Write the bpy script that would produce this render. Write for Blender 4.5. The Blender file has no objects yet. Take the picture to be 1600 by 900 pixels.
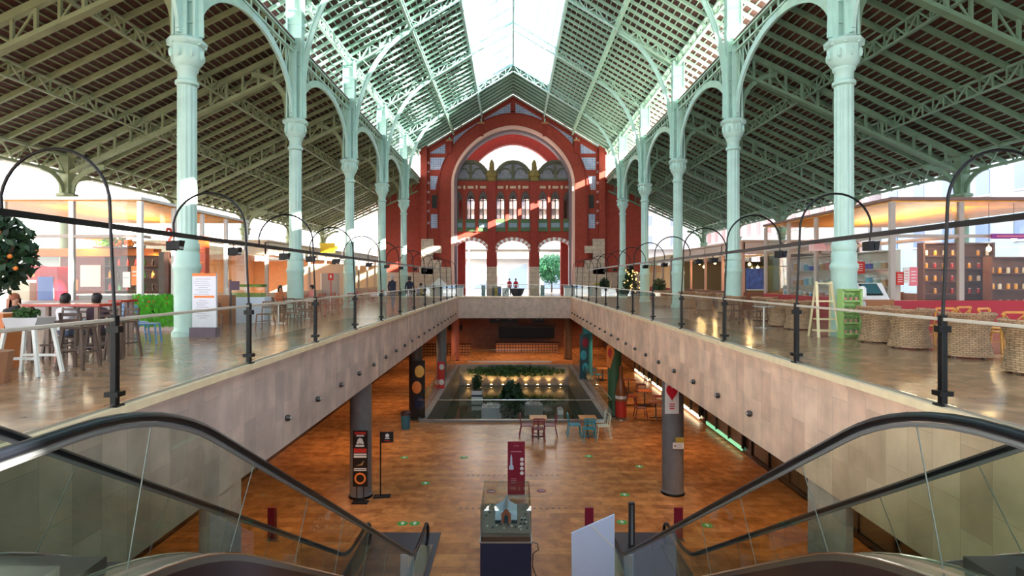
import bpy, bmesh, math, random
from mathutils import Vector, Matrix
random.seed(7)
SC = bpy.context.scene
COL = SC.collection
# ---------------------------------------------------------------- camera, sky, sun, exposure
EYE = 1.62
cam_d = bpy.data.cameras.new('camera'); cam = bpy.data.objects.new('camera', cam_d); COL.objects.link(cam)
cam.location = (0, 0, EYE); cam.rotation_euler = (math.pi/2, 0, 0)
cam_d.sensor_width = 36; cam_d.lens = 36*910/1600; cam_d.shift_y = -14/1600
cam_d.clip_start = .05; cam_d.clip_end = 500
SC.camera = cam
SC.view_settings.view_transform = 'Standard'; SC.view_settings.look = 'None'
SC.view_settings.gamma = 1; SC.view_settings.use_curve_mapping = False
SC.view_settings.exposure = 1.15
try:
    SC.cycles.max_bounces = 10; SC.cycles.transparent_max_bounces = 96
    SC.cycles.diffuse_bounces = 5; SC.cycles.glossy_bounces = 4
    SC.cycles.sample_clamp_indirect = 6; SC.cycles.caustics_reflective = False; SC.cycles.caustics_refractive = False
except Exception: pass
W = bpy.data.worlds.new('sky'); SC.world = W; W.use_nodes = True
nt = W.node_tree; bg = nt.nodes['Background']
tc = nt.nodes.new('ShaderNodeTexCoord'); sp = nt.nodes.new('ShaderNodeSeparateXYZ'); cr = nt.nodes.new('ShaderNodeValToRGB')
nt.links.new(tc.outputs['Generated'], sp.inputs[0]); nt.links.new(sp.outputs['Z'], cr.inputs[0]); nt.links.new(cr.outputs[0], bg.inputs[0])
cr.color_ramp.elements[0].color = (.95, .93, .92, 1); cr.color_ramp.elements[1].color = (.60, .73, .90, 1)
bg.inputs[1].default_value = 3.2
sun_d = bpy.data.lights.new('sun', 'SUN'); sun = bpy.data.objects.new('sun', sun_d); COL.objects.link(sun)
sun.rotation_euler = Vector((1, -.5, .435)).to_track_quat('Z', 'Y').to_euler()
sun_d.energy = 26; sun_d.angle = .009; sun_d.color = (1, .93, .82)

# ---------------------------------------------------------------- helpers
NC = .1                                   # x of the nave's centre line
XL, XR = -4.86, 5.31                      # atrium edges
LOW = -6.2                                # lower floor
YS = [16.6 + 8.3*k for k in range(-2, 5)] # column rows
ORD = ['nearest', 'second', 'third', 'fourth', 'fifth', 'sixth', 'seventh', 'eighth', 'ninth', 'tenth', 'eleventh', 'twelfth', 'thirteenth', 'fourteenth', 'fifteenth', 'sixteenth', 'seventeenth', 'eighteenth', 'nineteenth', 'twentieth', 'twenty-first', 'twenty-second', 'twenty-third', 'twenty-fourth']
def at(px, py, Y): return Vector(((px-800)*Y/910, Y, EYE-(py-436)*Y/910))
def gnd(px, py):
    Y = EYE*910/(py-436); return ((px-800)*Y/910, Y)
def lowp(px, py):
    Y = (EYE-LOW)*910/(py-436); return ((px-800)*Y/910, Y)

_m = {}
def mat(name, col=None, rough=.5, metal=0, noise=.0, nscale=4, bump=0, emit=None, estr=0, spec=None, coat=0, stretch=None):
    if name in _m: return _m[name]
    m = bpy.data.materials.new(name); m.use_nodes = True; n = m.node_tree; b = n.nodes['Principled BSDF']
    b.inputs['Base Color'].default_value = (*col, 1); b.inputs['Roughness'].default_value = rough; b.inputs['Metallic'].default_value = metal
    if spec is not None: b.inputs['Specular IOR Level'].default_value = spec
    if coat: b.inputs['Coat Weight'].default_value = coat
    t = n.nodes.new('ShaderNodeTexCoord'); ns = n.nodes.new('ShaderNodeTexNoise'); ns.inputs['Scale'].default_value = nscale; ns.inputs['Detail'].default_value = 5
    mp = n.nodes.new('ShaderNodeMapping'); n.links.new(t.outputs['Object'], mp.inputs[0]); n.links.new(mp.outputs[0], ns.inputs['Vector'])
    if stretch: mp.inputs['Scale'].default_value = stretch
    if noise:
        r = n.nodes.new('ShaderNodeValToRGB'); n.links.new(ns.outputs[0], r.inputs[0])
        r.color_ramp.elements[0].position = .3; r.color_ramp.elements[1].position = .7
        r.color_ramp.elements[0].color = (*[c*(1-noise) for c in col], 1); r.color_ramp.elements[1].color = (*[min(1, c*(1+noise)) for c in col], 1)
        n.links.new(r.outputs[0], b.inputs['Base Color'])
    if bump:
        bp = n.nodes.new('ShaderNodeBump'); bp.inputs['Strength'].default_value = bump; bp.inputs['Distance'].default_value = .02
        n.links.new(ns.outputs[0], bp.inputs['Height']); n.links.new(bp.outputs[0], b.inputs['Normal'])
    if emit: b.inputs['Emission Color'].default_value = (*emit, 1); b.inputs['Emission Strength'].default_value = estr
    _m[name] = m; return m
def slabs(name, c1, c2, mortar, bw, bh, axes='XY', rough=.4, ms=.006, noise=.15, off=.5, bump=.15, nsc=3, bias=0, coat=0):
    if name in _m: return _m[name]
    m = mat(name, c1, rough); n = m.node_tree; b = n.nodes['Principled BSDF']
    t = n.nodes.new('ShaderNodeTexCoord'); s = n.nodes.new('ShaderNodeSeparateXYZ'); c = n.nodes.new('ShaderNodeCombineXYZ')
    n.links.new(t.outputs['Object'], s.inputs[0]); n.links.new(s.outputs[axes[0]], c.inputs[0]); n.links.new(s.outputs[axes[1]], c.inputs[1])
    k = n.nodes.new('ShaderNodeTexBrick'); n.links.new(c.outputs[0], k.inputs['Vector'])
    k.inputs['Color1'].default_value = (*c1, 1); k.inputs['Color2'].default_value = (*c2, 1); k.inputs['Mortar'].default_value = (*mortar, 1)
    k.inputs['Scale'].default_value = 1; k.inputs['Brick Width'].default_value = bw; k.inputs['Row Height'].default_value = bh
    k.inputs['Mortar Size'].default_value = ms; k.inputs['Mortar Smooth'].default_value = .1; k.offset = off; k.inputs['Bias'].default_value = bias
    ns = n.nodes.new('ShaderNodeTexNoise'); ns.inputs['Scale'].default_value = nsc; ns.inputs['Detail'].default_value = 6; n.links.new(t.outputs['Object'], ns.inputs['Vector'])
    r = n.nodes.new('ShaderNodeMapRange'); r.inputs[1].default_value = .3; r.inputs[2].default_value = .7; r.inputs[3].default_value = 1-noise; r.inputs[4].default_value = 1+noise
    n.links.new(ns.outputs[0], r.inputs[0])
    mx = n.nodes.new('ShaderNodeVectorMath'); mx.operation = 'SCALE'; n.links.new(k.outputs[0], mx.inputs[0]); n.links.new(r.outputs[0], mx.inputs['Scale'])
    n.links.new(mx.outputs[0], b.inputs['Base Color'])
    if bump:
        bp = n.nodes.new('ShaderNodeBump'); bp.inputs['Strength'].default_value = bump; bp.inputs['Distance'].default_value = .01; bp.invert = True
        n.links.new(k.outputs['Fac'], bp.inputs['Height']); n.links.new(bp.outputs[0], b.inputs['Normal'])
    if coat: b.inputs['Coat Weight'].default_value = coat
    return m
def glass(name, tint=(.93, .97, .95), refl=.12, rough=.0):
    if name in _m: return _m[name]
    m = bpy.data.materials.new(name); m.use_nodes = True; n = m.node_tree; n.nodes.clear()
    o = n.nodes.new('ShaderNodeOutputMaterial'); mx = n.nodes.new('ShaderNodeMixShader'); tr = n.nodes.new('ShaderNodeBsdfTransparent'); g = n.nodes.new('ShaderNodeBsdfGlossy'); lw = n.nodes.new('ShaderNodeLayerWeight'); pw = n.nodes.new('ShaderNodeMath'); pw.operation = 'POWER'; pw.inputs[1].default_value = 4.5; ma = n.nodes.new('ShaderNodeMath'); ma.operation = 'MULTIPLY_ADD'; ma.inputs[1].default_value = .75; ma.inputs[2].default_value = refl*.35
    tr.inputs[0].default_value = (*tint, 1); g.inputs['Roughness'].default_value = rough; lw.inputs[0].default_value = .5
    n.links.new(lw.outputs['Facing'], pw.inputs[0]); n.links.new(pw.outputs[0], ma.inputs[0]); n.links.new(ma.outputs[0], mx.inputs[0]); n.links.new(tr.outputs[0], mx.inputs[1]); n.links.new(g.outputs[0], mx.inputs[2]); n.links.new(mx.outputs[0], o.inputs[0])
    _m[name] = m; return m

class MB:
    def __init__(s): s.v = []; s.f = []; s.m = []; s.mi = 0
    def add(s, vs, fs):
        o = len(s.v); s.v += [tuple(v) for v in vs]; s.f += [tuple(i+o for i in f) for f in fs]; s.m += [s.mi]*len(fs); return s
    def box(s, x0, y0, z0, x1, y1, z1):
        if x0 > x1: x0, x1 = x1, x0
        if y0 > y1: y0, y1 = y1, y0
        if z0 > z1: z0, z1 = z1, z0
        return s.add([(x0,y0,z0),(x1,y0,z0),(x1,y1,z0),(x0,y1,z0),(x0,y0,z1),(x1,y0,z1),(x1,y1,z1),(x0,y1,z1)],
              [(0,3,2,1),(4,5,6,7),(0,1,5,4),(1,2,6,5),(2,3,7,6),(3,0,4,7)])
    def cbox(s, cx, cy, cz, w, d, h): return s.box(cx-w/2, cy-d/2, cz-h/2, cx+w/2, cy+d/2, cz+h/2)
    def bar(s, p, q, w, h=None, up=(0,0,1)):
        h = h or w; p = Vector(p); q = Vector(q); d = q-p
        if d.length < 1e-6: return s
        d.normalize(); up = Vector(up)
        if abs(d.dot(up)) > .98: up = Vector((0,1,0)) if abs(d.y) < .9 else Vector((1,0,0))
        sd = d.cross(up).normalized(); u = sd.cross(d).normalized(); a = sd*w/2; b = u*h/2
        return s.add([p-a-b,p+a-b,p+a+b,p-a+b,q-a-b,q+a-b,q+a+b,q-a+b],[(0,1,2,3),(7,6,5,4),(4,5,1,0),(5,6,2,1),(6,7,3,2),(7,4,0,3)])
    def bars(s, pts, w, h=None, up=(0,0,1)):
        for a, b in zip(pts, pts[1:]): s.bar(a, b, w, h, up)
        return s
    def tube(s, pts, r, n=8, caps=True, rs=None, flat=1):
        pts = [Vector(p) for p in pts]; N = len(pts); vs = []; fs = []; ref = None
        for i, p in enumerate(pts):
            d = (pts[min(i+1, N-1)]-pts[max(i-1, 0)]).normalized()
            if ref is None:
                ref = Vector((0,0,1)) if abs(d.z) < .9 else Vector((1,0,0))
            sd = d.cross(ref)
            if sd.length < 1e-5: sd = d.cross(Vector((0,1,0)))
            sd.normalize(); ref = sd.cross(d).normalized(); rr = rs[i] if rs else r
            for k in range(n):
                t = 2*math.pi*k/n; vs.append(p+sd*math.cos(t)*rr+ref*math.sin(t)*rr*flat)
        for i in range(N-1):
            for k in range(n): fs.append((i*n+k, i*n+(k+1)%n, (i+1)*n+(k+1)%n, (i+1)*n+k))
        if caps: fs.append(tuple(range(n))[::-1]); fs.append(tuple((N-1)*n+k for k in range(n)))
        return s.add(vs, fs)
    def lathe(s, prof, c=(0,0,0), n=16, ph=0, sx=1, sy=1, cap=True):
        vs = []; fs = []; N = len(prof)
        for r, z in prof:
            for k in range(n):
                t = 2*math.pi*k/n+ph; vs.append((c[0]+r*sx*math.cos(t), c[1]+r*sy*math.sin(t), c[2]+z))
        for i in range(N-1):
            for k in range(n): fs.append((i*n+k, i*n+(k+1)%n, (i+1)*n+(k+1)%n, (i+1)*n+k))
        if cap: fs.append(tuple(range(n))[::-1]); fs.append(tuple((N-1)*n+k for k in range(n)))
        return s.add(vs, fs)
    def prism(s, poly, a, b, axis='Y'):
        f = {'Y': lambda u, w, t: (u, t, w), 'X': lambda u, w, t: (t, u, w), 'Z': lambda u, w, t: (u, w, t)}[axis]
        n = len(poly); vs = [f(u, w, a) for u, w in poly]+[f(u, w, b) for u, w in poly]
        fs = [tuple(range(n)), tuple(range(2*n-1, n-1, -1))]+[(i, (i+1)%n+0, (i+1)%n+n, i+n)[::-1] for i in range(n)]
        return s.add(vs, fs)
    def band(s, inner, outer, y0, y1):
        """solid between two polylines of (x,z), from depth y0 to y1"""
        for (a, b), (c, d) in zip(zip(inner, outer), zip(inner[1:], outer[1:])): s.prism([a, b, d, c], y0, y1)
        return s
    def quad(s, *p): return s.add(p, [tuple(range(len(p)))])
    def ball(s, c, r, n=10, m=6, sx=1, sy=1, sz=1):
        return s.lathe([(max(1e-4, r*math.sin(math.pi*i/m)), -r*math.cos(math.pi*i/m)*sz) for i in range(m+1)], c, n, 0, sx, sy)
    def build(s, name, mats, parent=None, smooth=False, kind=None, bev=0):
        me = bpy.data.meshes.new(name); me.from_pydata(s.v, [], s.f); mats = mats if isinstance(mats, (list, tuple)) else [mats]
        for m in mats: me.materials.append(m)
        if len(mats) > 1: me.polygons.foreach_set('material_index', s.m)
        bm = bmesh.new(); bm.from_mesh(me); bmesh.ops.recalc_face_normals(bm, faces=bm.faces); bm.to_mesh(me); bm.free()
        if smooth:
            me.polygons.foreach_set('use_smooth', [True]*len(me.polygons))
            try: me.set_sharp_from_angle(angle=math.radians(40))
            except Exception: pass
        me.update()
        o = bpy.data.objects.new(name, me); COL.objects.link(o)
        if bev:
            md = o.modifiers.new('bevel', 'BEVEL'); md.width = bev; md.segments = 2; md.limit_method = 'ANGLE'
        if parent: o.parent = parent
        if kind: o['kind'] = kind
        return o
def tag(o, label, cat, group=None):
    o['label'] = label; o['category'] = cat
    if group: o['group'] = group
    return o
def thing(name, label, cat, loc=(0,0,0), rz=0, group=None, scale=1):
    o = bpy.data.objects.new(name, None); COL.objects.link(o); o.empty_display_size = .1
    o.location = loc; o.rotation_euler = (0,0,rz); o.scale = (scale,)*3
    return tag(o, label, cat, group)
def struct(name, mb, m, parent=None, **k):
    o = mb.build(name, m, parent, **k)
    o['kind'] = 'structure'
    return o
KIDS = {}
def dup(root, loc, rz=0, label=None, group=None, scale=None, mats=None):
    def cp(o, par):
        c = o.copy(); COL.objects.link(c)
        if par: c.parent = par
        for ch in list(o.children):
            if ch.parent is o: cp(ch, c)
        return c
    src = [(root, None)]
    r = cp(root, None); r.location = loc; r.rotation_euler = (0,0,rz)
    if label: r['label'] = label
    if group: r['group'] = group
    if scale: r.scale = (scale,)*3
    if mats:
        for c in [r]+list(r.children_recursive):
            if c.type == 'MESH' and any(ms and ms.name in mats for ms in c.data.materials):
                c.data = c.data.copy()
                for i, ms in enumerate(c.data.materials):
                    if ms and ms.name in mats: c.data.materials[i] = mats[ms.name]
    return r
def arc(cx, cz, r, a0, a1, n=16, rz=None):
    return [(cx+r*math.cos(math.radians(a0+(a1-a0)*i/n)), cz+(rz or r)*math.sin(math.radians(a0+(a1-a0)*i/n))) for i in range(n+1)]

# ---------------------------------------------------------------- materials
PAINT = mat('mint_paint', (.38, .58, .46), .45, noise=.10, nscale=2)
PAINTL = mat('pale_mint_paint', (.44, .66, .60), .4, noise=.07, nscale=2)
OLIVE = mat('olive_cast_paint', (.24, .27, .14), .5, noise=.15, nscale=2)  # left aisle's olive light cast put into the mint iron colour
OLIVE2 = mat('sage_cast_paint', (.16, .27, .18), .5, noise=.15, nscale=2)  # right aisle's greener light cast put into the mint iron colour
TERRA = mat('roof_boards', (.085, .035, .028), .8, noise=.3, nscale=6)
GREENB = mat('dark_green_boards', (.10, .15, .12), .7, noise=.3)
BLACK = mat('black_metal', (.004, .004, .005), .4, 0, spec=.25)
RUBBER = mat('black_rubber', (.006, .007, .010), .3, 0, spec=.25)
STEEL = mat('brushed_steel', (.5, .5, .49), .28, .9)
CHROME = mat('satin_chrome', (.75, .75, .76), .12, 1)
RAILW = mat('pale_handrail', (.62, .56, .48), .3, .2)
CONC = mat('grey_painted_concrete', (.16, .16, .17), .45, noise=.12)
WHITE = mat('white_paint', (.8, .8, .8), .4)
GL = glass('clear_glass', (.95, .98, .965), .035)
GLE = glass('tinted_glass', (.70, .77, .68), .06)
GLK = glass('shop_glass', (.93, .95, .94), .07)
GLS = glass('skylight_glass', (.37, .44, .49), .05)
MARBLE_G = slabs('ground_marble', (.43, .25, .15), (.32, .185, .115), (.15, .08, .05), 1.1, .42, 'XY', .2, .003, .28, bump=0)
MARBLE_L = slabs('lower_marble', (.62, .25, .08), (.40, .145, .045), (.20, .08, .03), 1.25, .36, 'XY', .26, .003, .3, bump=0)
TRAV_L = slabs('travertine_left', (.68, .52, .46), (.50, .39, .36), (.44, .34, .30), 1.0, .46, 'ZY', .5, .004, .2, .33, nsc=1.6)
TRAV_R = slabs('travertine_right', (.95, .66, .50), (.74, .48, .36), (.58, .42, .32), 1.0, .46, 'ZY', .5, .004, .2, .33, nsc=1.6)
TRAV_B = slabs('travertine_back', (.66, .50, .42), (.56, .43, .36), (.35, .26, .22), .95, .62, 'ZX', .5, .006, .14, .33)
BRICK = slabs('red_brick', (.37, .042, .020), (.30, .033, .016), (.26, .045, .025), .25, .07, 'XZ', .75, .008, .12)
BRICKD = slabs('dark_red_brick', (.32, .03, .016), (.27, .024, .014), (.22, .03, .02), .25, .07, 'XZ', .75, .008, .12)
ASHLAR = slabs('cream_ashlar', (.55, .44, .34), (.48, .38, .30), (.25, .2, .16), .8, .45, 'XZ', .7, .015, .1)
TILE = slabs('blue_tile', (.20, .30, .55), (.26, .36, .60), (.55, .55, .62), .22, .22, 'XZ', .3, .03, .15, 0)
# ================================================================ STRUCTURE
YF = 58.2                                 # inner face of the end gable
YE = 52.6                                 # far edge of the atrium
YN = 2.4                                  # near edge of the atrium
fl = MB()
fl.box(-21, -8, -.12, XL, YF+8, 0).box(XR, -8, -.12, 21, YF+8, 0).box(XL, YE, -.12, XR, YF+8, 0).box(XL, -8, -.12, XR, YN, 0)
struct('floor', fl, MARBLE_G)
PLAZA = slabs('plaza_paving', (.36, .34, .31), (.32, .30, .28), (.3, .28, .26), 1.2, .6, 'XY', .8)
g = MB(); g.box(-21, YF+8, -.2, 21, 140, -.01).box(-80, -40, -.2, -21, 140, -.01).box(21, -40, -.2, 80, 140, -.01).box(-21, -40, -.2, 21, -8, -.01)
struct('floor_plaza', g, PLAZA)
# lower floor with the pool cut out of it
PX0, PX1, PY0, PY1 = -5.05, 5.4, 31.7, 52.6
lf = MB(); lf.box(-16, -3, LOW-.1, PX0, 67, LOW).box(PX1, -3, LOW-.1, 16, 67, LOW).box(PX0, -3, LOW-.1, PX1, PY0, LOW).box(PX0, PY1, LOW-.1, PX1, 67, LOW)
struct('floor_lower', lf, MARBLE_L)
DARKC = mat('warm_soffit', (.16, .09, .06), .7, noise=.1)
c = MB(); c.box(-16, -3, -2.02, XL-.3, 67, -1.92).box(XR+.3, -3, -2.02, 16, 67, -1.92).box(XL-.3, YE+.3, -2.02, XR+.3, 67, -1.92).box(XL-.3, -3, -2.02, XR+.3, YN, -1.92)
struct('ceiling_lower', c, DARKC)
WOODW = slabs('warm_wood_cladding', (.30, .10, .04), (.24, .08, .03), (.08, .03, .015), 2.4, .6, 'XZ', .4, .01, .2)
WOODS = slabs('warm_wood_side', (.24, .085, .035), (.19, .065, .03), (.05, .02, .01), 2.4, 1.2, 'YZ', .4, .01, .2)
w = MB(); w.box(-16, 66.8, LOW, 16, 67, -1.92); struct('wall_lower_back', w, WOODW)
SHOPW = slabs('dark_shop_wall', (.06, .03, .022), (.045, .025, .02), (.01, .008, .008), 3.0, 1.6, 'YZ', .15, .03, .2)
w = MB(); w.box(-10.6, -3, LOW, -10.4, 67, -1.92); struct('wall_lower_left', w, SHOPW)
w = MB(); w.box(10.4, -3, LOW, 10.6, 67, -1.92); struct('wall_lower_right', w, SHOPW)
w = MB(); w.box(-16, -3.2, LOW, 16, -3, 0); struct('wall_lower_near', w, WOODW)
# balcony fascias
FD = -1.96
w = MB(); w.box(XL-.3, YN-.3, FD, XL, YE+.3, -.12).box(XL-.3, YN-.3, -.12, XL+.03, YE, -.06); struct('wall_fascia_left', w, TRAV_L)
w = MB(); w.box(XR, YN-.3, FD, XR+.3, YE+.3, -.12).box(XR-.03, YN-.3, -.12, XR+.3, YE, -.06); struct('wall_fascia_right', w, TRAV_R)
w = MB(); w.box(XL, YE, FD+.05, XR, YE+.3, -.12); struct('wall_fascia_back', w, TRAV_B)
w = MB(); w.box(XL, YN-.3, FD, XR, YN, -.12); struct('wall_fascia_near', w, TRAV_B)
CAP = mat('cream_coping', (.97, .76, .50), .3, noise=.08)
for nm, b in (('trim_1', (XL-.16, YN, -.06, XL+.06, YE, .045)), ('trim_2', (XR-.06, YN, -.06, XR+.16, YE, .045)), ('trim_3', (XL-.16, YE-.06, -.06, XR+.16, YE+.16, .045))):
    struct(nm, MB().box(*b), CAP)
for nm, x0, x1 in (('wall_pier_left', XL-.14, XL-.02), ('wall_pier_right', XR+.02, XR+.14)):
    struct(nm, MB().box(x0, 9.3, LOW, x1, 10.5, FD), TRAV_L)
# pool basin
STONEG = slabs('pool_stone', (.27, .23, .21), (.22, .19, .18), (.12, .1, .1), .9, .5, 'YZ', .5, .008, .15)
WZ = -7.9
w = MB(); w.box(PX0, PY0, -9.2, PX0+.35, PY1, LOW+.12).box(PX1-.35, PY0, -9.2, PX1, PY1, LOW+.12).box(PX0+.35, PY0, -9.2, PX1-.35, PY0+.3, LOW+.12).box(PX0+.35, PY1-.35, -9.2, PX1-.35, PY1, LOW+.12).box(PX0, PY0, -9.3, PX1, PY1, -9.2)
struct('wall_pool', w, STONEG)
wm = mat('pool_water', (.05, .065, .035), .05, 0, spec=.6, nscale=2, bump=.12)
tag(MB().quad((PX0+.35, PY0+.3, WZ), (PX1-.35, PY0+.3, WZ), (PX1-.35, PY1-.35, WZ), (PX0+.35, PY1-.35, WZ)).build('water', wm, kind='stuff'), 'still dark green water filling the sunken pool', 'water')

# ---------------------------------------------------------------- roof
HW = 9.36
def zn(d): return 19.94-.6*d              # nave roof plane at distance d from the centre
def za(d): return 11.6-.477*(d-HW)        # aisle roof plane
Y0, Y1 = -6., YF
YSKY = YS[-1]
def slope(mbs, s, zf, d0, d1, y0, y1, off, th):
    a, b = NC+s*d0, NC+s*d1
    mbs.prism([(a, zf(d0)+off), (b, zf(d1)+off), (b, zf(d1)+off+th), (a, zf(d0)+off+th)], y0, y1)
RD = MB(); GDK = MB()
for s in (-1, 1):
    slope(RD, s, zn, 3.1, 11.3, Y0, YSKY, .16, .08)
    slope(GDK, s, zn, 0, 11.3, YSKY, Y1, .16, .08)
struct('ceiling_nave', RD, TERRA); struct('ceiling_nave_end', GDK, GREENB)
RA = MB()
for s in (-1, 1): slope(RA, s, za, HW, 20.3, Y0, Y1+3, .16, .08)
struct('ceiling_aisles', RA, TERRA)
zt = MB()
for s in (-1, 1): slope(zt, s, za, HW, 20.3, Y0, Y1+3, .245, .03)
struct('ceiling_aisle_bounce', zt, mat('pale_bounce_sheet', (.62, .60, .54), .6))  # unseen pale sheet added to bounce sunlight up under the nave overhang
def rafters(s, zf, d0, d1, name, m, y0, y1, stp=1.04, w=.11, h=.17):
    b = MB(); n = int(round((y1-y0)/stp))
    for i in range(n+1):
        y = y0+(y1-y0)*i/n
        b.bar((NC+s*d0, y, zf(d0)), (NC+s*d1, y, zf(d1)), w, h)
    return struct(name, b, m)
def battens(s, zf, d0, d1, name, m, y0, y1, stp=.25, bw=.032):
    b = MB(); L = d1-d0; n = int(L/stp)
    for i in range(n+1):
        d = d0+L*i/n
        b.bar((NC+s*d, y0, zf(d)+.115), (NC+s*d, y1, zf(d)+.125), bw, .05)
    return struct(name, b, m)
for s, sn in ((-1, 'left'), (1, 'right')):
    rafters(s, zn, 3.1, 11.3, 'ceiling_nave_rafters_'+sn, PAINT, Y0, YSKY, .83, .10, .15)
    rafters(s, zn, 0, 11.3, 'ceiling_end_rafters_'+sn, PAINT, YSKY+.7, Y1-.1, .9, .12, .15)
    battens(s, zn, 3.2, 11.25, 'ceiling_nave_battens_'+sn, PAINT, Y0, YSKY, .30, .05)
    om = OLIVE if s < 0 else OLIVE2
    rafters(s, za, HW, 20.3, 'ceiling_aisle_rafters_'+sn, om, Y0, Y1+3)
    battens(s, za, HW+.1, 20.2, 'ceiling_aisle_battens_'+sn, om, Y0, Y1+3)
# glazed skylight
gm = MB(); mu = MB()
for s in (-1, 1):
    gm.quad((NC, Y0, zn(0)+.2), (NC+s*3.15, Y0, zn(3.15)+.2), (NC+s*3.15, YSKY, zn(3.15)+.2), (NC, YSKY, zn(0)+.2))
    for i in range(1, 6): mu.bar((NC+s*.55*i, Y0, zn(.55*i)+.17), (NC+s*.55*i, YSKY, zn(.55*i)+.17), .035, .05)
    n = int((YSKY-Y0)/2.07)
    for i in range(n+1):
        y = YSKY-2.075*i; mu.bar((NC, y, zn(0)+.15), (NC+s*3.15, y, zn(3.15)+.15), .04, .06)
mu.bar((NC, Y0, zn(0)), (NC, YSKY, zn(0)), .14, .2)
sk = struct('window_1', gm, GLS); mu.build('window_bars', mat('pale_blue_bars', (.5, .68, .68), .4), sk)

def lattice(mb, p, q, dep, n, cw=.09, ww=.05, cv=None, zig=True, vert=False, dn=Vector((0,0,-1)), flange=.16):
    """trussed beam: top chord p-q, bottom chord dep below, web between"""
    p = Vector(p); q = Vector(q); o = dn*dep
    mb.bar(p, q, flange, cw); mb.bar(p+o, q+o, flange, cw)
    for i in range(n):
        a = p.lerp(q, i/n); b = p.lerp(q, (i+1)/n)
        if vert: mb.bar(a, a+o, ww, ww)
        if zig: mb.bar(a+o if i % 2 else a, b if i % 2 else b+o, ww, ww)
        if vert is None: mb.bar(a+o, b, ww, ww); mb.bar(a, b+o, ww, ww)
# nave trusses: one per column pair
for k, y in enumerate(YS):
    t = thing('roof_truss', 'x', 'roof truss', (NC, y, HW), 0, 'mint green lattice trusses across the nave')
    for s in (-1, 1):
        m = MB(); lattice(m, (s*HW, 0, zn(HW)-.02-HW), (s*5.9, 0, zn(5.9)-.02-HW), .62, 6, .08, .07, vert=True); m.build('rafter_lattice', PAINT, t)
        m = MB(); lattice(m, (s*5.9, 0, zn(5.9)-.02-HW), (s*.05, 0, zn(0)-.02-HW), .55, 10, .07, .05, vert=True); m.build('upper_lattice', PAINTL if k > 1 else PAINT, t)
    t['label'] = ('roof truss against the red brick gable' if k == len(YS) else
                  ['roof truss over the viewer, just behind the camera', 'nearest roof truss spanning the nave at the top of the picture', 'roof truss between the nearest two visible green columns by the menu board',
                   'roof truss above the second visible pair of green columns', 'roof truss above the third visible pair of green columns', 'roof truss above the fourth visible pair of green columns',
                   'roof truss above the last pair of columns, where the skylight ends'][k]) + ', mint green lattice'
# longitudinal lattice beams
def lbeam(x, z, dep, m, label, n=None, y0=Y0, y1=YF-.3, group=None, cw=.08, fl_=.16, zig=True, vert=False):
    b = MB(); n = n or int((y1-y0)/.62); lattice(b, (x, y0, z), (x, y1, z), dep, n, cw, .05, zig=zig, vert=vert, flange=fl_)
    return tag(b.build('lattice_beam', m), label, 'roof beam', group)
for s, sn in ((-1, 'left'), (1, 'right')):
    lbeam(NC+s*HW, zn(HW)-.02, .5, PAINT, f'mint green lattice eave beam running along the top of the {sn} column row', vert=True)
    lbeam(NC+s*5.9, zn(5.9)-.1, .34, PAINT, f'mint green lattice purlin halfway up the {sn} slope of the nave roof', vert=False)
    lbeam(NC+s*3.1, zn(3.1)-.02, .3, PAINTL, f'pale green beam along the {sn} edge of the skylight', vert=False)
    om = OLIVE if s < 0 else OLIVE2
    for d, wd in ((3.26, 'inner'), (6.51, 'outer')):
        lbeam(NC+s*(HW+d), za(HW+d)-.05, .5, om, f'olive toned {wd} lattice purlin running along the {sn} aisle roof', n=int((YF-Y0)/.55), fl_=.09, cw=.06, vert=True)
    lbeam(NC+s*(HW+9.77), za(HW+9.77)-.05, .75, OLIVE if s < 0 else OLIVE2, f'green lattice eave beam over the open outer side of the {sn} aisle', n=int((YF-Y0)/.6), y1=YF+3, fl_=.14, cw=.1)
    lbeam(NC+s*HW, 11.62, .42, PAINT, f'lattice arcade beam above the arches of the {sn} column row', vert=True, zig=False, cw=.07)
# aisle trusses
for k, y in enumerate(YS+[YF+.3]):
    for s, sn in ((-1, 'left'), (1, 'right')):
        om = OLIVE if s < 0 else OLIVE2
        b = MB(); d0, d1 = HW+.2, HW+9.77
        p = Vector((NC+s*d0, y, za(d0)-.1)); q = Vector((NC+s*d1, y, za(d1)-.1))
        b.bar(p, q, .2, .22); b.bar(p+Vector((0,0,-.95)), q+Vector((0,0,-.75)), .26, .13)
        for i in range(1, 14):
            a = p.lerp(q, i/14); dd = .95-.2*i/14; b.bar(a, a-Vector((0,0,dd)), .09, .09)
        for i in (0, 2, 4, 6, 7, 9, 11, 13): b.bar(p.lerp(q, i/14)-Vector((0,0,.1 if i < 7 else .8)), p.lerp(q, (i+1)/14)-Vector((0,0,.8 if i < 7 else .1)), .05, .05)
        t = b.build('aisle_truss', om)
        where = (['behind the camera', 'overhead at the picture edge', 'at the nearest visible column', 'at the second visible column', 'at the third visible column', 'at the fourth visible column', 'at the last column', 'beyond the brick end wall'][k])
        tag(t, f'green trussed rafter across the {sn} aisle roof, {where}', 'roof truss', f'trussed rafters of the {sn} aisle')

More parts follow.
